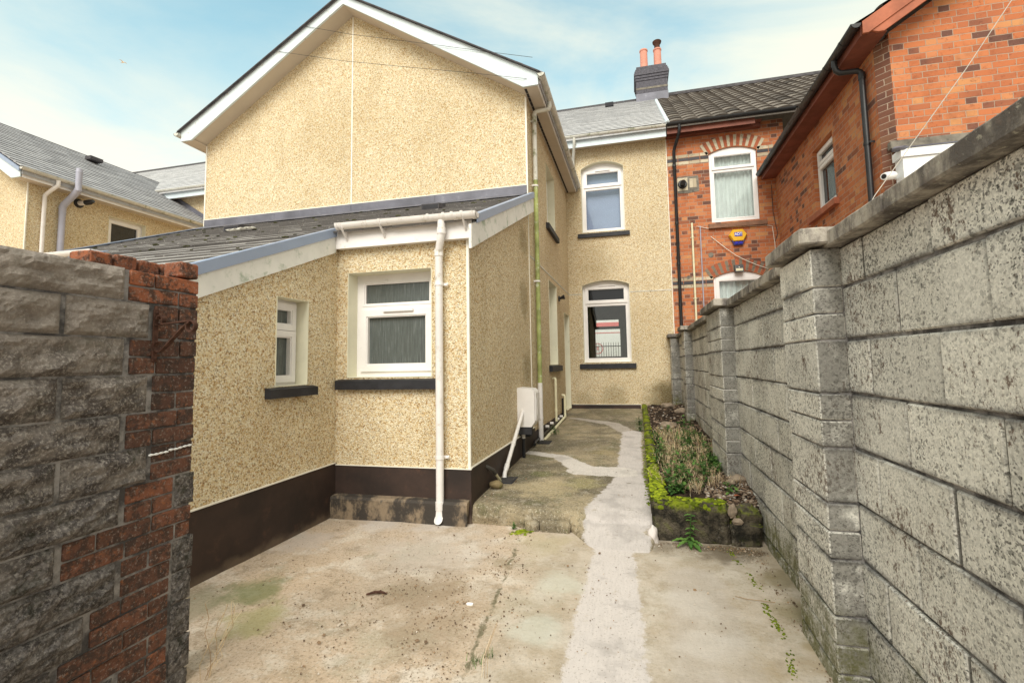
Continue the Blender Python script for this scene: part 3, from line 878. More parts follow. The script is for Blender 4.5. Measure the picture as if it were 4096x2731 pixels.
# lean-to walls
mb.prism(rect(XL, XE, 0, 2.62), onY(YF), 0, .18, [rect(-2.633, -1.776, 1.25, 2.238)])
mb.prism([(1.3, 0), (YF, 0), (YF, zr(YF) - .06), (1.3, zr(1.3) - .06)], onXp(XL), 0, .18, [rect(3.15, 3.525, 1.205, 1.922)])
mb.prism([(YF + .18, 0), (YG, 0), (YG, zr(YG) - .06), (YF + .18, zr(YF + .18) - .06)], onXp(XE), 0, .18)
mb.prism(rect(-5.55, XL - .18, 0, zr(1.3) - .06), onY(1.3), 0, .18)
mb.prism([(1.48, 0), (YF, 0), (YF, zr(YF) - .06), (1.48, zr(1.48) - .06)], onXm(-5.55), 0, .18)
mb.prism(rect(-7.13, -5.55, 0, 2.62), onY(YF), 0, .18)
mb.build('wall', 'dash', H)

# plinth band and the painted kerb under it
mb = MB()
P = .015
mb.box(XL + P, XE + P, YF - P, YF, .0, .452)
mb.box(XE, XE + P, YF, YG + .1, .0, .462)
mb.box(XL, XL + P, 1.3, YF, .0, .468)
mb.box(XE - .05, XE + P, YG + .1, 9.70, .1, .40)
mb.box(XE + .002, .06, YT - P, YT, .2, .432)
mb.build('plinth', 'plinth', H)
mb = MB()
n = 26
vs = []
for i in range(n + 1):
    x = XL + P + (XE - .0 - XL - P) * i / n
    w = .006 * mnoise.noise(Vector((x * 9, 1, 1)))
    vs += [(x, YF - P, .20 + w), (x, YF - .075 + w, .192 + w), (x, YF - .088 + w, .17), (x, YF - .092 - w, -.02)]
mb.add(vs, [(i * 4 + k, i * 4 + k + 1, i * 4 + k + 5, i * 4 + k + 4) for i in range(n) for k in range(3)] + [(0, 1, 2, 3), (n * 4, n * 4 + 1, n * 4 + 2, n * 4 + 3)])
mb.build('kerb', 'kerb', H)

# render beads: thin cream lines at corners and stops
def bd(*a):
    MB().box(*a).build('render_bead', 'bead', H)
def vb(x, y, z0, z1, w=.011):
    bd(x - w, x + w, y - w, y + w, z0, z1)
bd(-4.29, -4.268, YG - .008, YG, 3.9, 7.03)
vb(XE - .002, YG + .002, .47, 5.22, .012)
vb(-7.128, YG + .002, 2.5, 5.22, .012)
vb(XE - .002, YF + .002, .455, 2.47, .012)
bd(.80, .815, YT - .008, YT, .43, 6.2)
bd(XL + P, XE + P + .004, YF - P - .006, YF - .001, .452, .459)
bd(XE + .001, XE + P + .006, YF, YG + .1, .462, .470)
bd(XL + .001, XL + P + .006, 1.3, YF - P - .007, .468, .476)
bd(XE + .03, .06, YT - P - .006, YT - .001, .432, .440)
bd(-7.12, XE - .015, YG - .010, YG, 3.905, 3.918)
for q in ((XE, XE + .006, YG + .02, YT - .012, 2.880, 2.902), (XE, -1.14, YT - .006, YT, 2.868, 2.886), (-.075, .80, YT - .006, YT, 2.868, 2.886)):
    MB().box(*q).build('string_course', 'gutterold', H)

# windows and door
window(H, onY(YF), -2.633, -1.776, 1.25, 2.238, 0, 1.905, ('obscure', 'obscure'), .16, sill=(-2.725, -1.70, 1.142, 1.236, .055), opening=(True, False), vent=(-2.33, -2.02), ventz=1.868, label='white window with two obscured panes above a thick black sill')
window(H, onXp(XL), 3.15, 3.525, 1.205, 1.922, 0, 1.665, ('obscure', 'obscure'), .13, sill=(3.05, 3.60, 1.118, 1.20, .055), opening=(True, True), fr=.035, sash=.035, label='narrow white side window')
window(H, onXp(XE), *UW, 0, 4.5, depth=.16, sill=(7.86, 8.98, 3.672, 3.775, .06))
window(H, onXp(XE), *LW, 0, 2.35, depth=.16, sill=(7.86, 8.98, 1.205, 1.315, .06))
w = window(H, onY(YT), *TU, 5.325, ('clear', 'clear'), .14, sill=(-1.18, -.035, 4.147, 4.248, .05), opening=(False, True), vent=(-.76, -.43), ventz=5.70, label='upper arched window with a pale blue blind')
MB().prism(rect(-1.02, -.19, 4.30, 5.72), onY(YT), .28, .285).build('blind', 'blind', w)
w = window(H, onY(YT), *TL_, 2.655, ('clear', 'darkglass'), .14, sill=(-1.215, .0, 1.212, 1.32, .05), opening=(False, True), vent=(-.76, -.40), ventz=3.05, label='lower arched window one can see through to the street')
dm = MB()
dm.prism(rect(9.70 + .01, 10.46, .38, 2.39), onXp(XE), .16, .20, [rect(9.85, 10.32, 1.35, 2.2)])
dm.prism(rect(9.86, 10.31, .5, 1.2), onXp(XE), .15, .165)
door = dm.build('door', 'upvc', H)
MB().prism(rect(9.85, 10.32, 1.35, 2.2), onXp(XE), .175, .185).build('pane', 'darkglass', door)
MB().tube([(XE - .13, 9.80, 1.35), (XE - .10, 9.80, 1.35), (XE - .10, 9.92, 1.35)], .012).build('handle', 'greypipe', door)
MB().prism(rect(9.70, 10.47, .37, 2.40), onXp(XE), -.005, .16, [rect(9.706, 10.464, .372, 2.394)]).build('reveal', 'reveal', door)

# room seen through the lower window: back-lit by the street window
mb = MB()
mb.box(-2.75, -2.70, YT + .22, 17.4, .4, 3.5)
mb.box(.75, .80, YT + .22, 17.4, .4, 3.5)
mb.box(-2.75, .80, YT + .22, 17.4, .30, .40)
mb.box(-2.75, .80, YT + .22, 17.4, 3.5, 3.6)
mb.prism(rect(-2.75, .80, .3, 3.6), onY(17.4), 0, .2, [rect(-1.50, -.44, 1.49, 3.0)])
mb.build('interior', 'roomwall', H)
mb = MB()
mb.prism(rect(-1.52, -.42, 1.47, 3.02), onY(17.40), -.03, -.002, [rect(-1.415, -.53, 1.555, 2.54), rect(-1.37, -.57, 2.645, 2.88)])
mb.build('street_window', 'roomwall', H)

# outrigger roof: verge boards, soffits, fascia, gutter
mb = MB()
mb.prism([(-1.185, 5.215), (-1.185, 5.385), (-4.28, 7.185), (-7.375, 5.385), (-7.375, 5.215), (-7.16, 5.215), (-4.28, 7.05), (-1.40, 5.215)], onY(6.17), 0, .03)
mb.build('bargeboard', 'fasciaold', H)
mb = MB()
for s in (1, -1):
    xa, xb = -4.28, -4.28 + s * 2.87
    mb.prism([(xa, 7.05), (xb, 7.05 - .63 * 2.87), (xb, 7.075 - .63 * 2.87), (xa, 7.075)], onY(6.2), 0, .25)
mb.box(XE + .001, -1.20, 6.2, 10.50, 5.225, 5.24)
mb.box(-7.36, -7.131, 6.2, 10.50, 5.225, 5.24)
mb.build('soffit', 'soffit', H)
mb = MB()
for i in range(36):
    mb.box(XE + .028, XE + .062, 6.25 + i * .118, 6.25 + i * .118 + .105, 5.221, 5.226)
mb.build('soffit_vent', 'dark', H)
mb = MB()
mb.box(-1.20, -1.185, 6.2, 10.50, 5.212, 5.37)
mb.build('fascia', 'upvc', H)
mb = MB()
mb.box(-7.375, -7.36, 6.2, 10.50, 5.212, 5.37)
mb.build('fascia', 'upvc', H)
mb = MB()
for s in (1, -1):
    th = math.atan(.584)
    e = (-4.28 + s * 3.16, 6.13, 7.195 - .584 * 3.16)
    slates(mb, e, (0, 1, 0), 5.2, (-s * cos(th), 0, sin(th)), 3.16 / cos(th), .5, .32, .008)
    mb.prism([(-4.28, 7.06), (-4.28 + s * 3.12, 7.06 - .584 * 3.12), (-4.28 + s * 3.12, 7.16 - .584 * 3.12), (-4.28, 7.16)], onY(6.2), .01, 5.2)
mb.build('outrigger_roof', 'sideslate', H)
mb = MB()
for s in (1, -1):
    mb.prism([(-4.28, 7.19), (-4.28 + s * 3.13, 7.19 - .584 * 3.13), (-4.28 + s * 3.13, 7.209 - .584 * 3.13), (-4.28, 7.209)], onY(6.12), 0, .035)
mb.build('verge_edge', 'ridge', H)
mb = MB()
gutter(mb, (-7.425, 6.12, 5.345), (-7.425, 10.48, 5.335), .054, (-1, 0, 0))
mb.build('gutter', 'gutterold', H, smooth=True)
mb = MB()
gutter(mb, (-1.135, 6.12, 5.345), (-1.135, 10.48, 5.335), .054, (1, 0, 0))
for i in range(8):
    y = 6.5 + i * .52
    mb.sweep([(.058 * cos(a), -.058 * sin(a)) for a in [pi * k / 10 for k in range(11)]], (-1.135, y, 5.347), (-1.135, y + .03, 5.347), (1, 0, 0), (0, 0, 1))
    mb.box(-1.20, -1.17, y, y + .03, 5.26, 5.345)
mb.build('gutter', 'gutterold', H, smooth=True)
# tall downpipe: weathered, algae green, white base
r = .034
dp = MB()
dp.tube([(-1.135, 6.79, 5.30), (-1.135, 6.79, 5.215), (-1.15, 6.79, 5.185), (-1.34, 6.79, 5.175), (-1.368, 6.79, 5.15), (-1.375, 6.79, 5.10), (-1.375, 6.79, 4.1)], r, 12)
dp.box(-1.43, -1.34, 6.75, 6.76, 5.0, 5.02)
dp.tube([(-1.375, 6.79, 5.13), (-1.375, 6.79, 5.0)], .04, 12)
dp = dp.build('downpipe', 'gutterold', H, 'tall weathered downpipe stained green at the outrigger corner', smooth=True)
mb = MB().tube([(-1.375, 6.79, 4.1), (-1.375, 6.79, 1.06)], r - .0005, 12)
mb.build('middle_length', 'greenpipe', dp, smooth=True)
mb = MB()
mb.tube([(-1.375, 6.79, 1.07), (-1.375, 6.79, .17)], .036, 12)
mb.build('bottom_length', 'pipe', dp, smooth=True)
for z in (4.0, 2.55, .55):
    mb = MB()
    mb.tube([(-1.375, 6.79, z), (-1.375, 6.79, z + .025)], .041, 12)
    mb.box(-1.43, -1.37, 6.745, 6.757, z, z + .025)
    mb.build('pipe_clip', 'pipe', dp, smooth=True)

# terrace eaves and roof
mb = MB()
mb.box(-1.50, .80, 10.265, 10.28, 6.155, 6.34)
mb.build('fascia', 'fasciaold', H)
mb = MB()
mb.prism([(10.28, 6.165), (10.535, 6.225), (10.535, 6.24), (10.28, 6.18)], lambda u, z, d: (d, u, z), -1.427, .80)
mb.build('soffit', 'soffit', H)
mb = MB()
gutter(mb, (-1.45, 10.21, 6.40), (.80, 10.21, 6.385), .054, (0, -1, 0))
for i in range(5):
    x = -1.05 + i * .44
    mb.sweep([(.058 * cos(a), -.058 * sin(a)) for a in [pi * k / 10 for k in range(11)]], (x, 10.21, 6.393), (x + .03, 10.21, 6.393), (0, -1, 0), (0, 0, 1))
mb.build('gutter', 'gutterold', H, smooth=True)
mb = MB()
mb.tube([(-1.17, 10.21, 6.36), (-1.17, 10.22, 6.24), (-1.19, 10.30, 6.13), (-1.225, 10.44, 5.98), (-1.235, 10.48, 5.90), (-1.235, 10.48, 5.30)], .034, 12)
mb.build('downpipe', 'gutterold', H, smooth=True)
tt = math.atan(.695)
mb = MB()
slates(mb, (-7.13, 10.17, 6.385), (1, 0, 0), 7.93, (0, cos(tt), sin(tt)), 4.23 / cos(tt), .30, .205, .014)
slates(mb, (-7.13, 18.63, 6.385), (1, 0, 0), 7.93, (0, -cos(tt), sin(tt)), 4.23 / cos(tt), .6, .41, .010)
mb.prism([(10.2, 6.30), (10.2, 6.39), (14.4, 9.31), (18.6, 6.39), (18.6, 6.30), (14.4, 9.20)], lambda u, z, d: (d, u, z), -7.13, .80)
mb.build('main_roof', 'houseslate', H)
mb = MB()
for i in range(18):
    x = -7.13 + i * .441
    mb.prism([(14.4 - .13, 9.27), (14.4, 9.40), (14.4 + .13, 9.27), (14.4 + .10, 9.25), (14.4, 9.345), (14.4 - .10, 9.25)], lambda u, z, d: (d, u, z), x, x + .436 if x < .4 else .80)
mb.build('ridge_tiles', 'ridge', H)
mb = MB()
mb.box(-.62, -.38, 13.72, 13.98, 8.92, 9.04)
mb.build('roof_vent', 'dark', H)
mb = MB()
mb.prism(rect(-7.13, .8, 0, 6.3), onY(18.3), 0, .2, [rect(-1.9, -.1, 1.3, 3.2)])
mb.box(-7.13, -6.93, 10.94, 18.3, 0, 6.3)
mb.prism([(10.74, 6.3), (14.4, 9.18), (18.3, 6.3)], lambda u, z, d: (d, u, z), .6, .79)
mb.build('far_wall', 'dash', H)

# chimney on the party line
ch = MB()
ch.box(.30, 1.20, 14.0, 14.8, 8.7, 9.78)
ch = ch.build('chimney', 'slatebrick', H)
mb = MB()
for k, (o, z0, z1) in enumerate([(.018, 9.70, 9.78), (.036, 9.78, 9.86), (.055, 9.86, 9.94), (.036, 9.94, 10.01), (.012, 10.01, 10.08), (-.02, 10.08, 10.17)]):
    mb.box(.30 - o, 1.20 + o, 14.0 - o, 14.8 + o, z0, z1 - .004, c=.006)
mb.build('chimney_cap', 'slatebrick', ch)
mb = MB()
mb.box(.294, 1.206, 13.994, 14.806, 9.43, 9.49)
mb.build('pale_band', 'greystone', ch)
mb = MB()
mb.box(.288, 1.212, 13.986, 14.81, 8.85, 9.30)
mb.build('chimney_flashing', 'lead', ch)
def pot(x, y, z0, z1, r, cowl):
    mb = MB()
    mb.tube([(x, y, z0), (x, y, z0 + .08), (x, y, z1 - .06), (x, y, z1 - .05), (x, y, z1 - .01), (x, y, z1)], [r * 1.12, r, r * .95, r * 1.08, r * 1.08, r], 16)
    o = mb.build('chimney_pot', 'terracotta', ch, smooth=True)
    if cowl:
        mb = MB()
        mb.tube([(x, y, z1), (x, y, z1 + .05), (x, y, z1 + .14), (x, y, z1 + .2), (x, y, z1 + .24), (x, y, z1 + .25)], [r * .8, r * .72, r * .74, r * 1.1, r * 1.18, r * 1.1], 16)
        mb.build('cowl', 'rust', o, smooth=True)
pot(.567, 14.4, 10.1, 10.91, .115, False)
pot(.972, 14.4, 10.1, 10.87, .115, True)

# lean-to roof
th = math.atan(SL)
ct, st = cos(th), sin(th)
mb = MB()
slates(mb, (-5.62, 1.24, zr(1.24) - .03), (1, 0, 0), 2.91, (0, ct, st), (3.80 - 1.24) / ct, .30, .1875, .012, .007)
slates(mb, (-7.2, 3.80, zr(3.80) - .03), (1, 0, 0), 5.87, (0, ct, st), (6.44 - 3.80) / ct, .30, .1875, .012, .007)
mb.prism([(1.26, zr(1.26) - .10), (6.44, zr(6.44) - .10), (6.44, zr(6.44) - .035), (1.26, zr(1.26) - .035)], lambda u, z, d: (d, u, z), -5.58, -2.735)
for a, b in ((-7.17, -5.585), (-2.733, -1.36)):
    mb.prism([(3.90, zr(3.90) - .10), (6.44, zr(6.44) - .10), (6.44, zr(6.44) - .035), (3.90, zr(3.90) - .035)], lambda u, z, d: (d, u, z), a, b)
lr = mb.build('leanto_roof', 'leanslate', H)
mb = MB()
for i in range(95):
    x, y = random.uniform(-7.0, -1.4), random.uniform(2.0, 6.3)
    if y < 3.9 and not (-5.5 < x < -2.75):
        continue
    y = 1.24 + round((y - 1.24) / (.1875 * ct)) * .1875 * ct
    mb.ball((x, y, zr(y) + .004), random.uniform(.012, .032), (1.5, .8, .5), .3, 1, seed=i)
mb.build('roof_moss', 'darkmoss', lr, kind='stuff')
def roofvent(x, y):
    z = zr(y)
    mb = MB()
    mb.hexa([(x - .12, y, z), (x + .12, y, z), (x + .12, y + .22, z + .22 * SL), (x - .12, y + .22, z + .22 * SL), (x - .12, y, z + .075), (x + .12, y, z + .075), (x + .12, y + .22, z + .22 * SL + .035), (x - .12, y + .22, z + .22 * SL + .035)])
    o = mb.build('roof_vent', 'ridge', lr)
    MB().box(x - .105, x + .105, y - .003, y + .001, z + .012, z + .062).build('vent_grille', 'dark', o)
roofvent(-2.47, 5.42)
roofvent(-5.24, 5.14)
mb = MB()
for i in range(9):
    x = -5.0 + i * .035 + random.uniform(-.02, .02)
    y = 4.92 + random.uniform(-.06, .06)
    mb.ball((x, y, zr(y) + .03), .05, (1.3, .8, .25), .5, 1, seed=i, tone=.9)
mb.build('mortar_patch', 'gutterold', lr)
# lead flashing where the lean-to meets the gable
mb = MB()
for i in range(4):
    a, b = -7.125 + i * 1.424, -7.125 + (i + 1) * 1.424 - .004
    mb.box(a, b, YG - .012 - .002 * (i % 2), YG - .001, 3.79, 3.905)
    mb.hexa([(a, 6.255, zr(6.255) + .012), (b, 6.255, zr(6.255) + .012), (b, 6.438, 3.785), (a, 6.438, 3.785), (a, 6.255, zr(6.255) + .02), (b, 6.255, zr(6.255) + .02), (b, 6.438, 3.795), (a, 6.438, 3.795)])
mb.build('flashing', 'lead', H)
def verge(xa, xb, xs, y0, y1, dz, strip0):
    lo, hi = min(xa, xb), max(xa, xb)
    o = MB().prism([(y0, zr(y0) - dz), (y1, zr(y1) - dz), (y1, zr(y1) - .05), (y0, zr(y0) - .05)], lambda u, z, d: (d, u, z), lo, hi).build('bargeboard', 'fasciagreen', H)
    lo, hi = min(xb, xs), max(xb, xs)
    mb = MB().prism([(strip0, zr(strip0) - .06), (y1, zr(y1) - .06), (y1, zr(y1) + .022), (strip0, zr(strip0) + .022)], lambda u, z, d: (d, u, z), lo, hi)
    mb.prism([(strip0, zr(strip0) + .012), (y1, zr(y1) + .012), (y1, zr(y1) + .0235), (strip0, zr(strip0) + .0235)], lambda u, z, d: (d, u, z), xb - .05 * (1 if xs > xb else -1), xb)
    mb.build('verge_trim', 'verge', o)
verge(XL + .001, XL + .03, XL + .045, 1.24, 3.865, .215, 1.2)
verge(XE + .06, XE + .085, XE + .10, 3.79, YG, .262, 3.92)
verge(-5.55, -5.60, -5.615, 1.24, 3.865, .2, 1.2)
verge(-7.135, -7.19, -7.205, 3.86, YG, .2, 3.9)
mb = MB()
mb.box(XL + .032, XE + .059, 3.855, 3.872, 2.462, 2.665)
mb.box(XL + .032, XE + .059, 3.872, 3.929, 2.465, 2.475)
mb.build('fascia', 'upvc', H)
MB().box(-7.15, -5.62, 3.855, 3.872, 2.462, 2.665).build('fascia', 'upvc', H)
mb = MB()
gutter(mb, (-7.17, 3.80, 2.675), (-5.64, 3.80, 2.665), .056, (0, -1, 0))
mb.build('gutter', 'pipe', H, smooth=True)
mb = MB()
gutter(mb, (-2.665, 3.80, 2.675), (-1.29, 3.80, 2.665), .056, (0, -1, 0))
hp = [(.061 * cos(a), -.061 * sin(a)) for a in [pi * k / 10 for k in range(11)]]
for x in (-2.66, -2.62, -2.22, -1.745, -1.60, -1.52, -1.43):
    mb.sweep(hp, (x, 3.80, 2.674), (x + .022, 3.80, 2.674), (0, -1, 0), (0, 0, 1))
for x in (-2.60, -2.21, -1.42):
    mb.prism([(3.74, 2.63), (3.855, 2.52), (3.855, 2.62)], lambda u, z, d: (d, u, z), x, x + .012)
mb.build('gutter', 'pipe', H, smooth=True)
dp = MB()
dp.tube([(-1.625, 3.80, 2.64), (-1.625, 3.80, 2.53), (-1.628, 3.80, 2.50), (-1.64, 3.815, 2.45), (-1.668, 3.85, 2.385), (-1.678, 3.865, 2.34), (-1.678, 3.865, .13)], .034, 14)
dp = dp.build('downpipe', 'pipe', H, 'white downpipe across the lean-to front with an open shoe', smooth=True)
for q in ([(-1.625, 3.80, 2.555), (-1.625, 3.80, 2.50)], [(-1.678, 3.865, 2.38), (-1.678, 3.865, 2.32)], [(-1.678, 3.865, .19), (-1.678, 3.865, .12)]):
    MB().tube(q, .040, 14).build('pipe_socket', 'pipe', dp, smooth=True)
for z in (2.055, .545):
    mb = MB()
    mb.tube([(-1.678, 3.865, z), (-1.678, 3.865, z + .028)], .039, 14)
    mb.box(-1.66, -1.605, 3.895, 3.905, z + .002, z + .026)
    mb.ball((-1.612, 3.893, z + .014), .008, amp=0, sub=1)
    mb.build('pipe_clip', 'pipe', dp, smooth=True)
# open shoe at the foot
mb = MB()
n = 16
vs = []
for (cy, cz, rr) in ((3.865, .13, .036), (3.855, .08, .036), (3.825, .045, .037), (3.832, .047, .031), (3.857, .08, .030), (3.865, .13, .030)):
    tilt = 0 if cz > .12 else (.55 if cz > .06 else .95)
    for k in range(n):
        a = 2 * pi * k / n
        vs.append((-1.678 + rr * cos(a), cy + rr * sin(a) * cos(tilt), cz + rr * sin(a) * sin(tilt)))
mb.add(vs, [(j * n + k, j * n + (k + 1) % n, (j + 1) * n + (k + 1) % n, (j + 1) * n + k) for j in range(5) for k in range(n)])
mb.build('pipe_shoe', 'pipe', dp, smooth=True)
MB().tube([(-1.678, 3.866, .128), (-1.678, 3.864, .118)], .029, 12).build('pipe_bore', 'dark', dp)

# small waste pipes along the outrigger foot
mb = MB()
mb.tube([(XE + .0, 5.66, .80), (XE + .05, 5.66, .80), (XE + .065, 5.64, .79), (XE + .065, 5.57, .73), (XE + .065, 4.80, .23), (XE + .065, 4.77, .165)], .022, 10)
mb.tube([(XE + .065, 4.90, .296), (XE + .065, 4.85, .26)], .027, 10)
mb.tube([(XE + .065, 5.17, .472), (XE + .065, 5.15, .458)], .027, 10)
mb.build('waste_pipe', 'pipe', H, 'sloping white waste pipe below the meter box', smooth=True)
mb = MB()
mb.tube([(XE, 8.10, 1.09), (XE + .05, 8.10, 1.09), (XE + .06, 8.10, 1.07), (XE + .06, 8.10, .36)], .022, 10)
mb.tube([(XE + .06, 8.10, .56), (XE + .06, 8.10, .53)], .027, 10)
mb.tube([(XE + .02, 9.02, .74), (XE + .06, 9.02, .74), (XE + .075, 9.02, .72), (XE + .075, 9.02, .40), (XE + .085, 8.95, .34), (XE + .085, 6.86, .235)], .024, 10)
mb.build('waste_pipe', 'creampipe', H, 'cream waste pipe running low along the outrigger', smooth=True)
mb = MB()
mb.tube([(XE + .03, 9.06, .68), (XE + .03, 9.06, .36), (XE + .03, 8.8, .34), (XE + .03, 6.5, .27), (XE + .06, 6.3, .27)], .02, 10)
mb.tube([(XE + .05, 5.72, .60), (XE + .05, 5.72, .13)], .02, 10)
mb.build('soil_pipe', 'black', H, smooth=True)
mb = MB()
for y in (7.35, 7.75, 8.35, 8.75):
    mb.tube([(XE, y, .37), (XE + .07, y, .37)], .022, 8)
mb.tube([(XE + .05, 5.72, .60), (XE + .05, 5.72, .44)], .0215, 10)
mb.build('pipe_stub', 'pipe', H, smooth=True)
mb = MB()
mb.tube([(XE + .0, 4.33, .40), (XE + .035, 4.36, .375), (XE + .06, 4.42, .34), (XE + .065, 4.46, .30)], [.014, .018, .019, .018], 8)
mb.build('overflow_pipe', 'darkcable', H, smooth=True)
MB().tube([(XE + .065, 4.45, .31), (XE + .07, 4.66, .165)], .014, 8).build('overflow_tail', 'creampipe', H, smooth=True)
# two open gullies set in the path
for (x, y, w_, l_) in ((XE + .12, 4.70, .16, .26), (XE + .13, 6.66, .17, .22)):
    gl = thing('drain_gully', 'dark open drain gully at the foot of the sloping white waste pipe' if y < 5 else 'dark drain gully under the tall green stained downpipe', 'drain', (x, y, pz(x, y)), 'drain gullies in the path')
    z = pz(x, y) + .004
    MB().box(x - w_ / 2, x + w_ / 2, y - l_ / 2, y + l_ / 2, z - .01, z + .004).build('gully_pit', 'dark', gl)
    mb = MB()
    for q in range(5):
        yy = y - l_ / 2 + l_ * (q + .5) / 5
        mb.box(x - w_ / 2 + .01, x + w_ / 2 - .01, yy - .006, yy + .006, z + .0045, z + .010)
    mb.build('grate', 'darkcable', gl)

# ------------------------------------------------------------------ the left neighbour, same build
XH = -11.5
NH = thing('rendered_house', 'pale rendered neighbour house at far left with grey soil pipe and slate roof', 'house', (-13.0, 8.0, 0))
mb = MB()
mb.prism([(-17.2, 0), (XH, 0), (XH, 5.30), (-14.35, 6.98), (-17.2, 5.30)], onY(6.50), 0, .2)
mb.prism(rect(6.70, YT, 0, 5.20), onXp(XH), 0, .2, [rect(7.98, 8.815, 3.75, 4.87)])
mb.prism(rect(-26, -7.14, 0, 6.30), onY(YT), 0, .2)
mb.box(-26, -7.14, 18.3, 18.5, 0, 6.3)
mb.build('wall', 'dash', NH)
MB().box(XH - .01, XH + .012, 6.492, 6.512, 1, 5.2).build('render_bead', 'bead', NH)
w = window(NH, onXp(XH), 7.98, 8.815, 3.75, 4.87, 0, None, ('darkglass',), .12, sill=(7.9, 8.95, 3.66, 3.755, .05), opening=(True,))
mb = MB()
mb.prism([(-11.235, 5.07), (-11.235, 5.24), (-14.35, 7.16), (-17.465, 5.24), (-17.465, 5.07), (-17.2, 5.07), (-14.35, 6.99), (-11.47, 5.07)], onY(6.22), 0, .03)
o = mb.build('bargeboard', 'fasciaold', NH)
mb = MB()
mb.prism([(-11.22, 5.245), (-14.35, 7.175), (-17.48, 5.245), (-17.48, 5.165), (-14.35, 7.095), (-11.22, 5.165)], onY(6.19), 0, .03)
mb.build('verge_trim', 'verge', o)
mb = MB()
mb.box(XH + .001, -11.25, 6.25, 10.5, 5.085, 5.10)
mb.prism([(-14.35, 6.97), (-11.5, 5.21), (-11.5, 5.235), (-14.35, 6.995)], onY(6.25), 0, .25)
mb.build('soffit', 'soffit', NH)
MB().box(-11.25, -11.235, 6.24, 10.5, 5.072, 5.24).build('fascia', 'upvc', NH)
mb = MB()
gutter(mb, (-11.18, 6.20, 5.252), (-11.18, 10.5, 5.244), .054, (1, 0, 0))
mb.build('gutter', 'gutterold', NH, smooth=True)
th2 = math.atan(.617)
mb = MB()
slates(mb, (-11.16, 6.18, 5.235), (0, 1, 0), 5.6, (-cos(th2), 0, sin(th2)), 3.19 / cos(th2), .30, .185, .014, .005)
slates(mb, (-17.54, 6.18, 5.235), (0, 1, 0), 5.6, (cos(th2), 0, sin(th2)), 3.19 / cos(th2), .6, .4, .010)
mb.prism([(-14.35, 7.06), (-11.2, 5.12), (-11.2, 5.21), (-14.35, 7.17), (-17.5, 5.21), (-17.5, 5.12)], onY(6.24), 0, 5.5)
mb.build('outrigger_roof', 'sideslate', NH)
mb = MB()
for i in range(12):
    y = 6.18 + i * .44
    mb.prism([(-14.35 - .13, 7.12), (-14.35, 7.235), (-14.35 + .13, 7.12), (-14.35 + .1, 7.10), (-14.35, 7.18), (-14.35 - .1, 7.10)], onY(y), 0, .436)
mb.box(-13.75, -13.55, 8.9, 9.2, 6.86, 6.95)
mb.build('ridge_tiles', 'ridge', NH)
mb = MB()
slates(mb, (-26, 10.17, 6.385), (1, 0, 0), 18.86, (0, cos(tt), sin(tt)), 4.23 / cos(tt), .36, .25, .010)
mb.prism([(10.2, 6.30), (10.2, 6.39), (14.4, 9.31), (18.6, 6.39), (18.6, 6.30), (14.4, 9.20)], lambda u, z, d: (d, u, z), -26, -7.14)
mb.build('main_roof', 'houseslate', NH)
MB().prism([(14.4 - .13, 9.27), (14.4, 9.40), (14.4 + .13, 9.27), (14.4, 9.3)], lambda u, z, d: (d, u, z), -26, -7.14).build('ridge_tiles', 'ridge', NH)
mb = MB()
mb.box(-12.95, -7.14, 10.262, 10.277, 6.155, 6.34)
mb.build('fascia', 'fasciaold', NH)
mb = MB()
gutter(mb, (-13.0, 10.21, 6.40), (-7.16, 10.21, 6.385), .054, (0, -1, 0))
mb.build('gutter', 'gutterold', NH, smooth=True)
mb = MB()
mb.prism([(10.28, 6.165), (10.535, 6.225), (10.535, 6.24), (10.28, 6.18)], lambda u, z, d: (d, u, z), -12.9, -7.14)
mb.build('soffit', 'soffit', NH)
mb = MB()
mb.hexa([(-12.95, 10.50, 6.20), (-11.15, 10.50, 5.09), (-11.15, 10.53, 5.09), (-12.95, 10.53, 6.20), (-12.95, 10.50, 6.50), (-11.15, 10.50, 5.38), (-11.15, 10.53, 5.38), (-12.95, 10.53, 6.50)])
mb.build('flashing', 'lead', NH)
mb = MB()
mb.hexa([(-13.62, 10.62, 6.66), (-12.93, 10.12, 6.24), (-12.93, 10.30, 6.36), (-13.62, 10.86, 6.80), (-13.62, 10.62, 6.74), (-12.93, 10.12, 6.33), (-12.93, 10.30, 6.44), (-13.62, 10.86, 6.86)])
mb.build('valley_lead', 'fasciaold', NH)
mb = MB()
mb.tube([(-11.18, 6.80, 5.20), (-11.18, 6.80, 5.10), (-11.25, 6.76, 5.02), (-11.40, 6.76, 4.95), (-11.445, 6.75, 4.90), (-11.445, 6.75, 1.0)], .036, 10)
mb.build('downpipe', 'pipe', NH, smooth=True)
mb = MB()
mb.tube([(-11.43, 7.05, 1.0), (-11.43, 7.05, 4.72)], .056, 12)
mb.tube([(-11.43, 7.05, 4.60), (-11.43, 7.05, 4.76), (-11.40, 7.06, 4.82), (-11.16, 7.10, 5.05), (-11.10, 7.10, 5.12)], .062, 12)
mb.tube([(-11.10, 7.10, 5.08), (-11.10, 7.10, 5.47)], .056, 12)
mb.tube([(-11.10, 7.10, 5.47), (-11.10, 7.10, 5.56)], [.06, .05], 12)
mb.build('soil_pipe', 'greypipe', NH, smooth=True)
fl = thing('boiler_flue', 'white boiler flue with black tip on the far left rendered wall', 'flue', (XH, 7.38, 4.93))
MB().tube([(XH, 7.38, 4.955), (XH + .03, 7.38, 4.955)], [.10, .085], 16).build('collar', 'black', fl, smooth=True)
MB().tube([(XH + .03, 7.38, 4.955), (XH + .20, 7.38, 4.95)], .05, 14).build('flue_tube', 'pipe', fl, smooth=True)
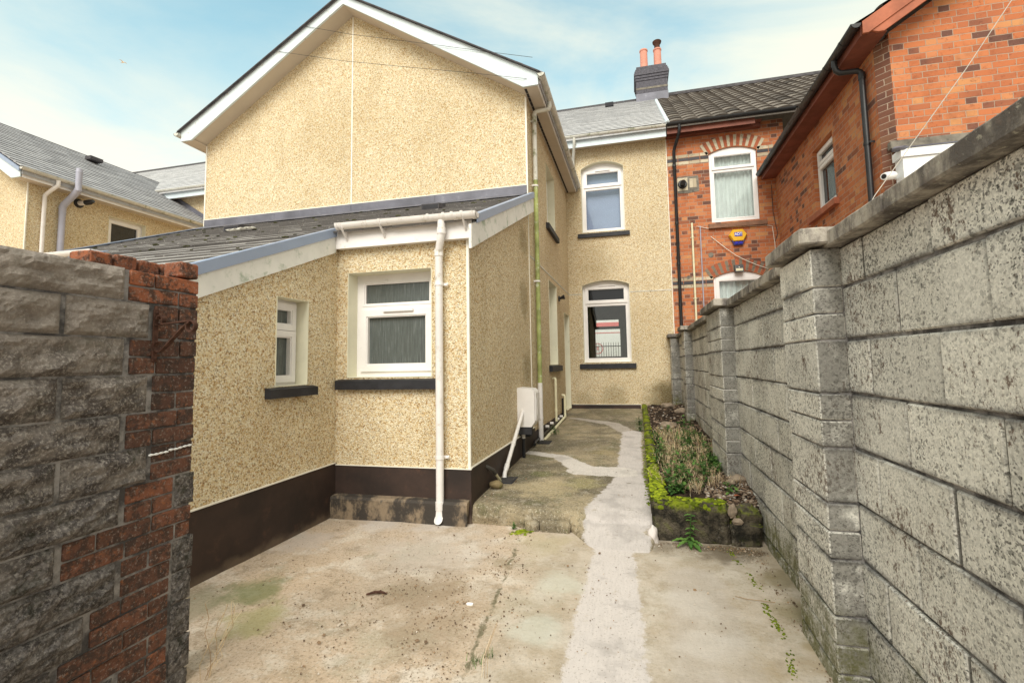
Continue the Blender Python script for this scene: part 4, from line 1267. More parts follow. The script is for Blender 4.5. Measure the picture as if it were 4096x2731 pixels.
MB().tube([(XH + .20, 7.38, 4.95), (XH + .30, 7.39, 4.955), (XH + .38, 7.40, 4.975)], [.056, .056, .035], 14).build('tip', 'black', fl, smooth=True)

# ------------------------------------------------------------------ the red brick neighbour
BH = thing('brick_house', 'red brick house on the right with black gutters and a brown tiled roof', 'house', (3.5, 8.0, 0))
XB, YB, YN = 2.95, 6.25, 10.54
BU, BL = (1.672, 2.617, 4.26, 5.765, .115), (1.645, 2.60, 1.60, 3.075, .125)
mb = MB()
mb.prism(rect(.8155, XB + .2, 0, 6.36), onY(YN), 0, .2, [arch(*BU), arch(*BL)])
BS = (7.69, 8.50, 3.69, 4.73)
mb.prism(rect(YB + .115, YN, 0, 5.18), onXm(XB), 0, .2, [rect(*BS)])
mb.prism([(XB + .115, 0), (8.65, 0), (8.65, 5.2), (5.8, 7.0), (XB + .115, 5.205)], onY(YB), 0, .2)
mb.prism(rect(YB + .2, YN + 2, 0, 5.18), onXp(8.65), 0, .2)
mb.build('wall', 'brick', BH)
mb = MB()
mb.hexa([(XB, YB + .115, 0), (XB + .115, YB, 0), (XB + .2, YB + .15, 0), (XB + .15, YB + .2, 0), (XB, YB + .115, 5.15), (XB + .115, YB, 5.15), (XB + .2, YB + .15, 5.15), (XB + .15, YB + .2, 5.15)])
mb.build('quoin', 'quoinbrick', BH)
# banded courses and arches
def courses(u0, u1, rows):
    for z0, z1, a in rows:
        mb = MB()
        u = u0
        while u < u1 - .03:
            b = min(u + .222, u1)
            mb.box(u + .003, b - .003, YN - .004, YN + .05, z0 + .004, z1 - .004)
            u += .226
        mb.build('band_course', a, BH)
mt, g_, S_ = mat('cream brick', .85, .2)
cc = g_.ramp(g_.attr('tone'), [(0, (.36, .29, .20)), (1, (.58, .51, .38))])
S_(col=g_.mix(g_.sstep(g_.noise(16, 5, .7), .5, .7), cc, (.26, .21, .15)))
M['creambrick'] = mt
mt, g_, S_ = mat('charcoal brick', .7, .3)
cc = g_.ramp(g_.attr('tone'), [(0, (.03, .03, .035)), (1, (.075, .072, .08))])
S_(col=g_.mix(g_.sstep(g_.noise(16, 5, .7), .55, .75), cc, (.16, .14, .12)))
M['charbrick'] = mt
mt, g_, S_ = mat('arch brick', .85, .2)
cc = g_.ramp(g_.attr('tone'), [(0, (.45, .13, .06)), (.45, (.33, .095, .05)), (.5, (.17, .14, .11)), (1, (.24, .20, .15))])
S_(col=g_.mix(g_.sstep(g_.noise(16, 5, .7), .5, .7), cc, (.12, .09, .07)))
M['archbrick'] = mt
courses(.82, 1.665, [(5.748, 5.823, 'creambrick'), (5.672, 5.747, 'charbrick'), (5.596, 5.671, 'creambrick')])
courses(2.625, 2.945, [(5.748, 5.823, 'creambrick'), (5.672, 5.747, 'charbrick'), (5.596, 5.671, 'creambrick')])
courses(.82, 1.64, [(3.042, 3.117, 'creambrick'), (2.965, 3.040, 'charbrick'), (2.889, 2.963, 'creambrick')])
def ring(q, th, n, cream):
    u0, u1, z0, z1, rise = q
    w_ = (u1 - u0) / 2
    R = (w_ * w_ + rise * rise) / (2 * rise)
    c, zc = (u0 + u1) / 2, z1 + rise - R
    a0 = math.asin(w_ / R) * 1.10
    for par in (0, 1):
        mb = MB()
        for i in range(n):
            if i % 2 != par:
                continue
            a, b = a0 - 2 * a0 * (i + .06) / n, a0 - 2 * a0 * (i + .94) / n
            k = .95 + .5 * abs(2 * i / (n - 1) - 1)
            r1 = R + th * (1.0 if par else .96)
            p = [(c + rr * sin(t) , zc + rr * cos(t)) for rr, t in ((R + .012, a), (R + .012, b), (r1, b), (r1, a))]
            mb.prism(p, onY(YN), -.004, .06, tone=random.uniform(0, .42) if par else random.uniform(.55, 1))
        mb.build('arch_bricks', 'archbrick' if par or not cream else 'creambrick', BH)
ring(BU, .27, 19, True)
ring(BL, .25, 19, False)
w = window(BH, onY(YN), *BU, 5.40, ('clear', 'clear'), .05, rev=None, sill=(1.60, 2.735, 4.13, 4.235, .06), sillmat='sandstone', opening=(False, True), fr=.06, sash=.035)
def curtain(u0, u1, z0, z1, d, par, n=60, wav=11, amp=.022):
    vs, fs = [], []
    for i in range(n + 1):
        u = u0 + (u1 - u0) * i / n
        q = YN + d + amp * sin(i / n * wav * 2 * pi + sin(i * .7)) 
        vs += [(u, q, z0), (u, q, z1), (u, q + .004, z0), (u, q + .004, z1)]
    for i in range(n):
        a = i * 4
        fs += [(a, a + 1, a + 5, a + 4), (a + 2, a + 6, a + 7, a + 3)]
    return MB().add(vs, fs).build('curtain', 'cloth', par, smooth='all', recalc=False)
curtain(1.68, 2.61, 4.2, 5.85, .16, w)
w = window(BH, onY(YN), *BL, None, ('clear',), .05, rev=None, sill=(1.58, 2.70, 1.48, 1.575, .06), sillmat='sandstone', opening=(True,), fr=.05, sash=.045)
curtain(1.66, 2.59, 1.6, 3.15, .16, w, amp=.035, wav=8)
w = window(BH, onXm(XB), *BS, 0, 4.45, ('darkglass', 'darkglass'), .09, rev=None, sill=(7.60, 8.72, 3.585, 3.688, .07), sillmat='redwood', opening=(True, True), fr=.045, sash=.04)
# roofs
def wavy(mb, p0, along, L, upv, H, pitch=.30, gauge=.335, amp=.028):
    p0, along, upv = Vector(p0), Vector(along).normalized(), Vector(upv).normalized()
    nrm = along.cross(upv)
    if nrm.z < 0:
        nrm = -nrm
    nseg = max(1, int(L / pitch * 8))
    rows = int(math.ceil(H / gauge))
    for r in range(rows):
        v0, v1 = r * gauge, min((r + 1) * gauge + .03, H)
        vs = []
        for i in range(nseg + 1):
            x = L * i / nseg
            ph = (x / pitch) % 1.0
            h = amp * (abs(sin(pi * ph)) ** .8)
            e = .004 * mnoise.noise(Vector((int(x / pitch) * 3.1, r * 2.7, 1)))
            a = p0 + along * x + upv * v0 + nrm * (h + .030 + e)
            b = p0 + along * x + upv * v1 + nrm * (h + .002)
            vs += [a, b, p0 + along * x + upv * v0 + nrm * (h * .6 - .002)]
        o = len(mb.v)
        mb.v += [tuple(q) for q in vs]
        for i in range(nseg):
            random.seed(int(i / 8) * 977 + r)
            t = random.random()
            a = o + i * 3
            mb.f += [(a, a + 3, a + 4, a + 1), (a + 2, a + 5, a + 3, a)]
            mb.t += [t, t * .3]
    random.seed(11)
mb = MB()
wavy(mb, (.86, 10.17, 6.385), (1, 0, 0), 8.7, (0, cos(tt), sin(tt)), 4.23 / cos(tt))
mb.prism([(10.2, 6.30), (10.2, 6.39), (14.4, 9.31), (18.6, 6.39), (18.6, 6.30), (14.4, 9.20)], lambda u, z, d: (d, u, z), .82, 9.5)
mb.build('main_roof', 'pantile', BH, smooth=True)
MB().prism([(14.4 - .14, 9.28), (14.4 - .08, 9.40), (14.4, 9.43), (14.4 + .08, 9.40), (14.4 + .14, 9.28), (14.4, 9.3)], lambda u, z, d: (d, u, z), 1.15, 9.5).build('ridge_tiles', 'ridge', BH)
mb = MB()
for i in range(14):
    v = i * .44
    a, b = Vector((.835, 10.15 + v * cos(tt), 6.40 + v * sin(tt))), Vector((.835, 10.15 + (v + .43) * cos(tt), 6.40 + (v + .43) * sin(tt)))
    if b.y > 14.05:
        break
    mb.tube([a, a.lerp(b, .5) + Vector((.004, 0, .006)), b], .042, 8)
mb.build('verge_mortar', 'fasciaold', BH)
slp = .63
th3 = math.atan(slp)
mb = MB()
wavy(mb, (2.64, 6.0, 5.21), (0, 1, 0), 5.6, (cos(th3), 0, sin(th3)), 3.16 / cos(th3))
wavy(mb, (8.96, 6.0, 5.21), (0, 1, 0), 5.6, (-cos(th3), 0, sin(th3)), 3.16 / cos(th3))
mb.prism([(2.70, 5.15), (5.8, 7.10), (8.9, 5.15), (8.9, 5.24), (5.8, 7.19), (2.70, 5.24)], onY(6.04), 0, 5.5)
mb.build('outrigger_roof', 'pantile', BH, smooth=True)
mb = MB()
for s in (1, -1):
    e = 5.8 - s * 3.11
    f_ = lambda x: 7.15 - slp * abs(x - 5.8)
    mb.prism([(5.8, f_(5.8) + .04), (e, f_(e) + .04), (e, f_(e) - .10), (e + s * .06, f_(e) - .10), (5.8, f_(5.8) - .09)], onY(5.985), 0, .03)
    mb.prism([(5.8, f_(5.8) - .092), (e + s * .06, f_(e) - .065), (e + s * .16, f_(e) - .10), (e + s * .22, f_(e) - .10), (5.8, f_(5.8) - .20)], onY(6.0), 0, .028)
mb.build('bargeboard', 'redwood', BH)
mb = MB()
for s in (1, -1):
    e = 5.8 - s * 2.9
    mb.prism([(5.8, 7.0), (e, 7.0 - slp * 2.9), (e, 7.02 - slp * 2.9), (5.8, 7.02)], onY(6.03), 0, .22)
mb.box(2.70, XB - .001, 6.03, YN - .002, 5.095, 5.115)
mb.box(2.685, 2.70, 6.03, YN - .002, 5.085, 5.22)
mb.build('soffit', 'redwooddark', BH)
mb = MB()
gutter(mb, (2.625, 5.98, 5.215), (2.625, 10.5, 5.205), .058, (-1, 0, 0))
for i in range(9):
    y = 6.3 + i * .5
    mb.sweep([(.063 * cos(a), -.063 * sin(a)) for a in [pi * k / 10 for k in range(11)]], (2.625, y, 5.213), (2.625, y + .035, 5.213), (-1, 0, 0), (0, 0, 1))
mb.build('gutter', 'black', BH, smooth=True)
mb = MB()
mb.tube([(2.625, 6.62, 5.17), (2.625, 6.62, 5.10), (2.64, 6.62, 5.03), (2.68, 6.61, 4.99), (2.85, 6.57, 4.965), (2.885, 6.565, 4.94), (2.895, 6.56, 4.88), (2.895, 6.56, .3)], .035, 12)
mb.tube([(2.895, 6.56, 4.02), (2.895, 6.56, 3.98)], .041, 12)
mb.box(2.895, 2.96, 6.49, 6.50, 3.985, 4.01)
mb.tube([(2.895, 6.56, 4.92), (2.895, 6.56, 4.84)], .041, 12)
mb.build('downpipe', 'black', BH, smooth=True)
mb = MB()
mb.box(.82, 2.56, 10.265, 10.28, 6.20, 6.35)
mb.box(.82, 2.70, 10.281, YN - .001, 6.27, 6.285)
mb.box(.82, 2.70, 10.42, YN - .001, 6.20, 6.268)
mb.build('fascia', 'redwooddark', BH)
mb = MB()
gutter(mb, (.815, 10.205, 6.40), (3.3, 10.205, 6.395), .06, (0, -1, 0))
for x in (1.5, 2.1):
    mb.sweep([(.064 * cos(a), -.064 * sin(a)) for a in [pi * k / 10 for k in range(11)]], (x, 10.205, 6.40), (x + .04, 10.205, 6.40), (0, -1, 0), (0, 0, 1))
mb.build('gutter', 'black', BH, smooth=True)
mb = MB()
mb.tube([(1.07, 10.21, 6.35), (1.07, 10.21, 6.25), (1.055, 10.26, 6.16), (.985, 10.44, 5.98), (.962, 10.49, 5.90), (.955, 10.49, 1.8)], .034, 12)
for z in (5.55, 4.28, 3.4, 2.5):
    mb.tube([(.956, 10.49, z), (.956, 10.49, z + .05)], .041, 12)
mb.build('downpipe', 'black', BH, 'long black downpipe beside the party line', smooth=True)
mb = MB()
mb.tube([(1.26, 10.50, 1.9), (1.265, 10.50, 4.28)], .022, 10)
for z in (3.96, 2.65):
    mb.tube([(1.263, 10.50, z), (1.263, 10.50, z + .02)], .028, 10)
    mb.box(1.225, 1.30, 10.52, 10.539, z, z + .02)
mb.build('waste_pipe', 'creampipe', BH, smooth=True)
MB().tube([(1.425, 10.52, 2.2), (1.43, 10.52, 4.21)], .012, 8).build('conduit', 'greypipe', BH, smooth=True)
# mortar patch with flue
mb = MB()
pts = [(1.0 + random.uniform(-.015, .015), 4.97), (1.25, 4.955), (1.45, 4.985), (1.452, 5.15), (1.44, 5.325), (1.2, 5.335), (1.01, 5.33), (.995, 5.15)]
mb.prism(pts, onY(YN), -.006, .02)
mb.build('mortar_patch', 'greystone', BH)
mb = MB()
mb.box(1.26, 1.33, YN - .010, YN, 5.07, 5.27)
mb.box(1.335, 1.40, YN - .010, YN, 5.07, 5.27)
mb.box(1.01, 1.22, YN - .009, YN, 5.02, 5.30)
mb.build('mortar_patch', 'creambrick', BH)
mb = MB()
mb.tube([(1.62, YN - .006, 3.57), (1.62, YN + .01, 3.57)], .055, 12)
mb.tube([(1.15, YN - .006, 3.12), (1.15, YN + .01, 3.12)], .04, 10)
mb.build('mortar_patch', 'greystone', BH)
fl = thing('boiler_flue', 'short black boiler flue on the brick wall beside the curtained window', 'flue', (1.115, YN, 5.16))
mb = MB()
mb.tube([(1.115, YN - .008, 5.16), (1.115, YN - .05, 5.16)], [.10, .085], 16)
mb.build('collar', 'black', fl, smooth=True)
MB().tube([(1.115, YN - .03, 5.16), (1.115, YN - .16, 5.15), (1.115, YN - .20, 5.13)], [.055, .055, .045], 14).build('flue_tube', 'black', fl, smooth=True)
# lintel and white boxed fascia of the hidden rear porch
MB().box(2.985, 5.2, YB - .03, YB + .05, 3.775, 3.868, c=.006).build('lintel', 'greystone', BH)
MB().hexa([(3.0, YB - .20, 3.70), (5.2, YB - .20, 3.70), (5.2, YB - .001, 3.74), (3.0, YB - .001, 3.74), (3.0, YB - .20, 3.712), (5.2, YB - .20, 3.712), (5.2, YB - .001, 3.772), (3.0, YB - .001, 3.772)]).build('flashing', 'lead', BH)
mb = MB()
mb.box(3.0, 5.2, YB - .19, YB - .001, 3.605, 3.698)
mb.box(3.025, 5.2, YB - .165, YB - .001, 2.2, 3.60)
mb.build('porch_fascia', 'whitewall', BH)
MB().ball((3.0, YB - .17, 3.705), .06, (1.3, .8, .55), .4, 2, seed=4).build('flashing', 'lead', BH, smooth=True)

# fixtures on the brick house
AB = thing('alarm_box', 'yellow six sided alarm box with blue badge on the brick wall', 'alarm box', (2.16, YN, 3.94))
hexo = lambda k: [(2.16 + .172 * k, 3.945), (2.16 + .095 * k, 4.06 - .115 * (1 - k)), (2.16 - .095 * k, 4.06 - .115 * (1 - k)), (2.16 - .172 * k, 3.945), (2.16 - .098 * k, 3.81 + .13 * (1 - k)), (2.16 + .098 * k, 3.81 + .13 * (1 - k))]
vs = [(u, YN - .001, z) for u, z in hexo(1.06)] + [(u, YN - .05, z) for u, z in hexo(1.04)] + [(u, YN - .085, z) for u, z in hexo(.9)]
mb = MB().add(vs, [tuple(range(5, -1, -1)), tuple(range(12, 18))] + [(r * 6 + i, r * 6 + (i + 1) % 6, (r + 1) * 6 + (i + 1) % 6, (r + 1) * 6 + i) for r in range(2) for i in range(6)])
mb.build('cover', 'yellow', AB)
MB().prism([(2.16 - .125, 3.845), (2.16 - .085, 3.735), (2.16 + .085, 3.735), (2.16 + .125, 3.845)], onY(YN), -.06, -.001).build('strobe_base', 'blue', AB)
mb = MB()
mb.box(2.09, 2.15, YN - .075, YN - .055, 3.755, 3.80)
mb.box(2.17, 2.23, YN - .075, YN - .055, 3.755, 3.80)
mb.build('strobe', 'lens', AB)
bad = MB().box(2.085, 2.235, YN - .090, YN - .084, 3.91, 3.995).build('badge', 'lens', AB)
fc = bpy.data.curves.new('lettering', 'FONT')
fc.body = 'ADT'
fc.size = .082
fc.align_x = 'CENTER'
fc.align_y = 'CENTER'
fc.extrude = .001
fc.offset = .0018
fo = bpy.data.objects.new('tmp', fc)
COL.objects.link(fo)
bpy.context.view_layer.update()
me = bpy.data.meshes.new_from_object(fo.evaluated_get(bpy.context.evaluated_depsgraph_get()))
bpy.data.objects.remove(fo)
me.name = 'lettering'
me.materials.clear()
me.materials.append(M['whiteink'])
me.transform(Matrix.Translation((2.16 - 2.16, -.0915, 3.953 - 3.94)) @ Matrix.Rotation(pi / 2, 4, 'X') @ Matrix.Scale(.86, 4, (1, 0, 0)))
lt = bpy.data.objects.new('lettering', me)
COL.objects.link(lt)
lt.parent = bad
FL_ = thing('floodlight', 'small black solar floodlight on the arch above the lower curtained window', 'floodlight', (2.14, YN, 3.24))
mb = MB()
mb.hexa([(2.06, YN - .10, 3.165), (2.225, YN - .10, 3.165), (2.225, YN - .005, 3.165), (2.06, YN - .005, 3.165), (2.055, YN - .06, 3.315), (2.23, YN - .06, 3.315), (2.23, YN - .005, 3.315), (2.055, YN - .005, 3.315)])
mb.build('housing', 'black', FL_)
MB().hexa([(2.075, YN - .103, 3.18), (2.21, YN - .103, 3.18), (2.21, YN - .09, 3.18), (2.075, YN - .09, 3.18), (2.075, YN - .09, 3.235), (2.21, YN - .09, 3.235), (2.21, YN - .075, 3.235), (2.075, YN - .075, 3.235)]).build('lamp_panel', 'lampface', FL_)
MB().ball((2.142, YN - .085, 3.255), .014, amp=0).build('sensor', 'whiteink', FL_, smooth=True)
SCM = thing('security_camera', 'white bullet security camera at the brick corner above the coping', 'camera', (2.93, 6.2, 3.42))
mb = MB()
a, b = Vector((2.955, 6.14, 3.425)), Vector((2.80, 6.03, 3.385))
dv = (b - a).normalized()
mb.tube([a - dv * .01, a, a + dv * .03, a + dv * .10, a + dv * .15, b], [.02, .036, .046, .046, .044, .038], 18)
mb.build('housing', 'whiteink', SCM, smooth=True)
mb = MB().tube([b - dv * .004, b + dv * .003], .027, 16)
mb.build('lens', 'black', SCM)
MB().tube([a, Vector((2.98, 6.20, 3.42)), Vector((3.03, 6.26, 3.42))], .014, 8).build('bracket', 'whiteink', SCM, smooth=True)
WL = thing('wall_lamp', 'small black wall lamp by the back door of the rendered house', 'lamp', (XE, 9.05, 2.6))
MB().tube([(XE, 9.05, 2.60), (XE + .025, 9.05, 2.60)], .055, 12).build('back_plate', 'black', WL, smooth=True)
MB().tube([(XE + .02, 9.05, 2.60), (XE + .06, 9.05, 2.615), (XE + .12, 9.05, 2.63)], [.018, .03, .05], 12).build('lamp_head', 'black', WL, smooth=True)
MX = thing('meter_box', 'white plastic meter box on the rendered wall beside the tall downpipe', 'meter box', (XE, 5.76, .59))
mb = MB()
mb.prism([(XE + .001, .59), (-1.255, .59), (-1.213, .65), (-1.213, 1.01), (-1.25, 1.045), (XE + .001, 1.058)], onY(5.62), 0, .285)
mb.build('cabinet', 'upvc', MX)
mb = MB()
mb.box(-1.214, -1.200, 5.65, 5.88, .66, 1.0, c=.006)
d_ = mb.build('door', 'upvc', MX)
MB().box(-1.201, -1.196, 5.70, 5.83, .72, .93).build('door_panel', 'pipe', d_)
mb = MB()
mb.box(XE + .001, -1.255, 5.63, 5.70, .50, .589)
mb.box(XE + .001, -1.30, 5.72, 5.86, .46, .589)
mb.build('base', 'dark', MX)

def cable(name, label, pts, r=.005, mt='cable'):
    q = []
    for i in range(len(pts) - 1):
        a, b = Vector(pts[i]), Vector(pts[i + 1])
        for k in range(4):
            q.append(a.lerp(b, k / 4))
    q.append(Vector(pts[-1]))
    return tag(MB().tube(q, r, 6).build(name, mt, smooth=True), label, 'cable')
cable('cable', 'upper thin cable strung across the gable near its peak', [(-4.96, 6.16, 6.80), (-4.15, 6.15, 6.506), (-2.655, 6.15, 6.045), (-1.85, 6.15, 5.79), (-1.25, 6.14, 5.60)], .003, 'darkcable')
cable('cable', 'lower thin cable across the gable ending at the right eaves corner', [(-5.445, 6.16, 6.464), (-4.3, 6.15, 6.10), (-3.22, 6.15, 5.811), (-2.2, 6.15, 5.545), (-1.40, 6.15, 5.325), (-1.344, 6.165, 5.316)], .003, 'darkcable')
cable('cable', 'straight pale cable slanting across the brick gable at far right', [(2.60, 5.88, 3.08), (2.64, 5.9, 3.14), (3.582, 5.9, 4.433), (4.057, 5.9, 5.14), (4.6, 5.97, 5.95), (4.75, 6.0, 6.15)], .0045)
cable('cable', 'pale cable running under the brown sill of the curtained window', [(1.36, 10.52, 4.21), (1.57, 10.52, 4.145), (2.72, 10.53, 4.115), (2.83, 10.53, 4.09), (2.86, 10.53, 3.73), (2.865, 10.53, 3.2), (2.87, 10.53, 2.5)], .006, 'bead')
cable('cable', 'cream cable sagging below the yellow alarm box', [(1.63, 10.53, 3.964), (1.925, 10.5, 3.673), (2.1, 10.5, 3.52), (2.282, 10.5, 3.404), (2.5, 10.51, 3.29), (2.706, 10.53, 3.204)], .006, 'bead')
cable('cable', 'dark cable running down the corner of the brick walls', [(2.86, 10.52, 4.95), (2.862, 10.525, 4.384), (2.90, 10.53, 4.1), (2.925, 10.53, 3.916), (2.863, 10.53, 3.76)], .006, 'darkcable')

# what shows through the lower window: street railing and white cladding
RL = thing('street_railing', 'black spiked railing seen through the lower arched window', 'railing', (-1.0, 21, 1.0))
mb = MB()
for i in range(60):
    x = -4.2 + i * .105
    mb.tube([(x, 21, 1.0), (x, 21, 2.16), (x, 21, 2.24)], [.011, .011, .002], 5)
mb.build('bar', 'black', RL, kind='stuff')
mb = MB()
mb.box(-4.25, 2.1, 20.985, 21.015, 2.03, 2.065)
mb.box(-4.25, 2.1, 20.985, 21.015, 1.50, 1.54)
mb.build('rail', 'black', RL)
HB = thing('white_hoarding', 'white clad wall with red bands seen through the lower arched window', 'hoarding', (-1.0, 24, .5))
MB().box(-7, 4, 24, 24.2, -.03, 4.6).build('panel', 'whitewall', HB)
MB().box(-7, 4, 23.985, 23.999, 3.10, 3.34).build('band', 'pinkpaint', HB)
mb = MB()
mb.box(-7, 4, 23.99, 23.999, 2.80, 2.835)
for k in range(28):
    a, b = 2 * pi * k / 28, 2 * pi * (k + 1) / 28
    mb.prism([(-1.86 + .27 * cos(a), 2.04 + .27 * sin(a)), (-1.86 + .27 * cos(b), 2.04 + .27 * sin(b)), (-1.86 + .235 * cos(b), 2.04 + .235 * sin(b)), (-1.86 + .235 * cos(a), 2.04 + .235 * sin(a))], onY(24), -.012, -.001)
for k in range(3):
    mb.box(-1.92, -1.80, 23.988, 23.999, 1.97 + k * .06, 2.0 + k * .06)
mb.build('emblem', 'redpaint', HB)

# ------------------------------------------------------------------ concrete block garden wall
random.seed(21)
GW = thing('block_wall', 'long grey concrete block garden wall with piers and dark coping', 'wall', (.97, 4.0, 0))
XW = .87
zk = [.068 + .2265 * k for k in range(-1, 9)]
zk[-1] = 1.826
PIERS = [(2.27, 2.715), (4.59, 5.42), (7.92, 8.36), (10.18, 10.53)]
mb = MB()
for k in range(len(zk) - 1):
    y = (1.86 if k % 2 else 2.08) - .435 * 9
    while y < 10.53:
        a, b = y + .0055, min(y + .4295, 10.53)
        if b - a > .03:
            dx = random.uniform(-.004, .004)
            mb.box(XW + dx, XW + .2 - dx, a, b, zk[k] + .0058 + random.uniform(-.002, .002), zk[k + 1] - .0058 + random.uniform(-.002, .002), c=.0055)
        y += .435
mb.build('blocks', 'block', GW)
mb = MB()
mb.box(XW + .012, XW + .19, -1.9, 10.52, -.15, 1.82)
for a, b in PIERS:
    xl = .752 if a < 10 else .70
    mb.box(xl + .008, XW + .05, a + .008, b - .008, -.15, 1.82)
mb.build('mortar', 'mortar', GW)
for a, b in PIERS:
    mb = MB()
    xl = .752 if a < 10 else .70
    for k in range(len(zk) - 1):
        parts = [(zk[k], zk[k + 1])] if k % 2 == (0) else [(zk[k], (zk[k] + zk[k + 1]) / 2), ((zk[k] + zk[k + 1]) / 2, zk[k + 1])]
        for z0, z1 in parts:
            dx = random.uniform(-.003, .003)
            if b - a > .6 and len(parts) == 2:
                c = a + (b - a) * random.choice((.42, .55))
                for p, q in ((a, c), (c, b)):
                    mb.box(xl + dx, XW - .001, p + (.004 if p > a else 0), q - (.004 if q < b else 0), z0 + .004, z1 - .004, c=.005)
            else:
                mb.box(xl + dx, XW - .001, a + dx, b, z0 + .004, z1 - .004, c=.005)
    mb.build('pier', 'block', GW)
def slab(x0, x1, y0, y1, z0, z1, name='coping', n=6, amp=.005, bev=.007):
    b = bmesh.new()
    bmesh.ops.create_cube(b, size=1)
    for v in b.verts:
        v.co = Vector(((x0 + x1) / 2 + v.co.x * (x1 - x0), (y0 + y1) / 2 + v.co.y * (y1 - y0), (z0 + z1) / 2 + v.co.z * (z1 - z0)))
    bmesh.ops.bevel(b, geom=list(b.edges), offset=bev, segments=1, affect='EDGES')
    bmesh.ops.subdivide_edges(b, edges=[e for e in b.edges if e.calc_length() > .05], cuts=n, use_grid_fill=True)
    for v in b.verts:
        q = v.co * 9
        v.co += Vector((mnoise.noise(q), mnoise.noise(q + Vector((5, 5, 5))) * .3, mnoise.noise(q + Vector((9, 2, 4))))) * amp
    b.verts.index_update()
    r = ([v.co[:] for v in b.verts], [[v.index for v in f.verts] for f in b.faces])
    b.free()
    return r
mb = MB()
y = -1.9
while y < 10.5:
    L_ = .61
    mb.add(*slab(.805, 1.135, y, min(y + L_ - .006, 10.52), 1.824, 1.891, amp=.0032))
    y += L_
for a, b in PIERS:
    xl = .752 if a < 10 else .70
    mb.add(*slab(xl - .055, .86, a - .055, min(b + .055, 10.525), 1.838, 1.906, amp=.0035))
mb.build('coping', 'coping', GW)

# ------------------------------------------------------------------ rock faced gate wall with brick end
GP = thing('gate_wall', 'dark rock faced block wall ending in old red brickwork, close on the left', 'wall', (-2.05, 1.0, 0))
XG = -1.945
zr_ = [1.757, 1.627, 1.480, 1.333, 1.182, 1.042, .900, .762, .628, .485, .355, .213, .07, -.07]
ends = [1.428, 1.530, 1.437, 1.534, 1.437, 1.543, 1.447, 1.245, 1.445, 1.345, 1.252, 1.452, 1.35]
mb = MB()
def rockblock(y0, y1, z0, z1, fine, rel=.027):
    s = .0125 if fine else .05
    ny, nz_ = max(4, int((y1 - y0) / s)), max(3, int((z1 - z0) / s))
    vs = []
    for j in range(nz_ + 1):
        for i in range(ny + 1):
            u, v = i / ny, j / nz_
            y, z = y0 + (y1 - y0) * u, z0 + (z1 - z0) * v
            m_ = min(1, min(u * (y1 - y0), (1 - u) * (y1 - y0), v * (z1 - z0), (1 - v) * (z1 - z0)) / .022)
            q = Vector((y * 7.5, z * 15, 3))
            h = .55 + .75 * mnoise.noise(q) + .45 * mnoise.noise(q * 2.3) + .22 * mnoise.noise(q * 5.1)
            vs.append((XG - .006 + rel * h * (m_ ** .6) + .004 * mnoise.noise(q * 9), y, z))
    fs = [(j * (ny + 1) + i, j * (ny + 1) + i + 1, (j + 1) * (ny + 1) + i + 1, (j + 1) * (ny + 1) + i) for j in range(nz_) for i in range(ny)]
    mb.add(vs, fs)
def sidebox(y0, y1, z0, z1):
    mb.box(XG - .215, XG - .007, y0, y1, z0, z1)
for k, e in enumerate(ends):
    z1, z0 = zr_[k] - (.0 if k == 0 else .004), zr_[k + 1] + .004
    y = e
    first = .31 if k % 2 else .44
    while y > -1.6:
        L_ = first if y == e else .44
        rockblock(y - L_ + .010, y - .006, z0, z1, y > .7)
        sidebox(y - L_ + .010, y - .006, z0, z1)
        y -= L_
for k in range(6, len(ends)):
    if k != 7:
        z1, z0 = zr_[k] - .008, zr_[k + 1] + .008
        rockblock(1.668, 1.757 + .003 * (k % 3), z0 - .004, z1 + .004, True, .010)
        mb.add(*slab(XG - .21, XG - .005, 1.668, 1.757 + .003 * (k % 3), z0 - .004, z1 + .004, n=6, amp=.006, bev=.006))
mb.build('rock_blocks', 'rock', GP, smooth=False)
mb = MB()
for k, e in enumerate(ends):
    zm = (zr_[k] + zr_[k + 1]) / 2
    e2 = 1.745 if k < 6 or k == 7 else 1.66
    for h, (z0, z1) in enumerate(((zm + .004, zr_[k] - .005), (zr_[k + 1] + .005, zm - .004))):
        y = e + .012
        if k == 0:
            cuts = [[1.436, 1.540, 1.745], [1.436, 1.650, 1.745]][h]
        elif e2 - y > .26:
            cuts = [y, y + .108, e2] if (k + h) % 2 else [y, y + .212, e2]
            if e2 - cuts[1] > .24:
                cuts = cuts[:2] + [cuts[1] + .205, e2]
        elif e2 - y > .16:
            cuts = [y, e2] if (k + h) % 3 == 0 else [y, y + .108, e2]
        else:
            cuts = [y, e2]
        for a, b in zip(cuts[:-1], cuts[1:]):
            if b - a < .03:
                continue
            tn = random.uniform(.75, 1) if k == 0 else (random.uniform(.05, .5) if k < 6 else random.uniform(.25, .75))
            if k == 0 and h == 0 and a < 1.6:
                tn = 1.0
            ob = len(mb.v)
            mb.add(*slab(XG - .108, XG + random.uniform(-.004, .004), a + .004, b - .004, z0, z1, n=5, amp=.0026, bev=.0035), tone=tn)
            mb.box(XG - .215, XG - .112, a + .004, b - .004, z0, z1, tn)
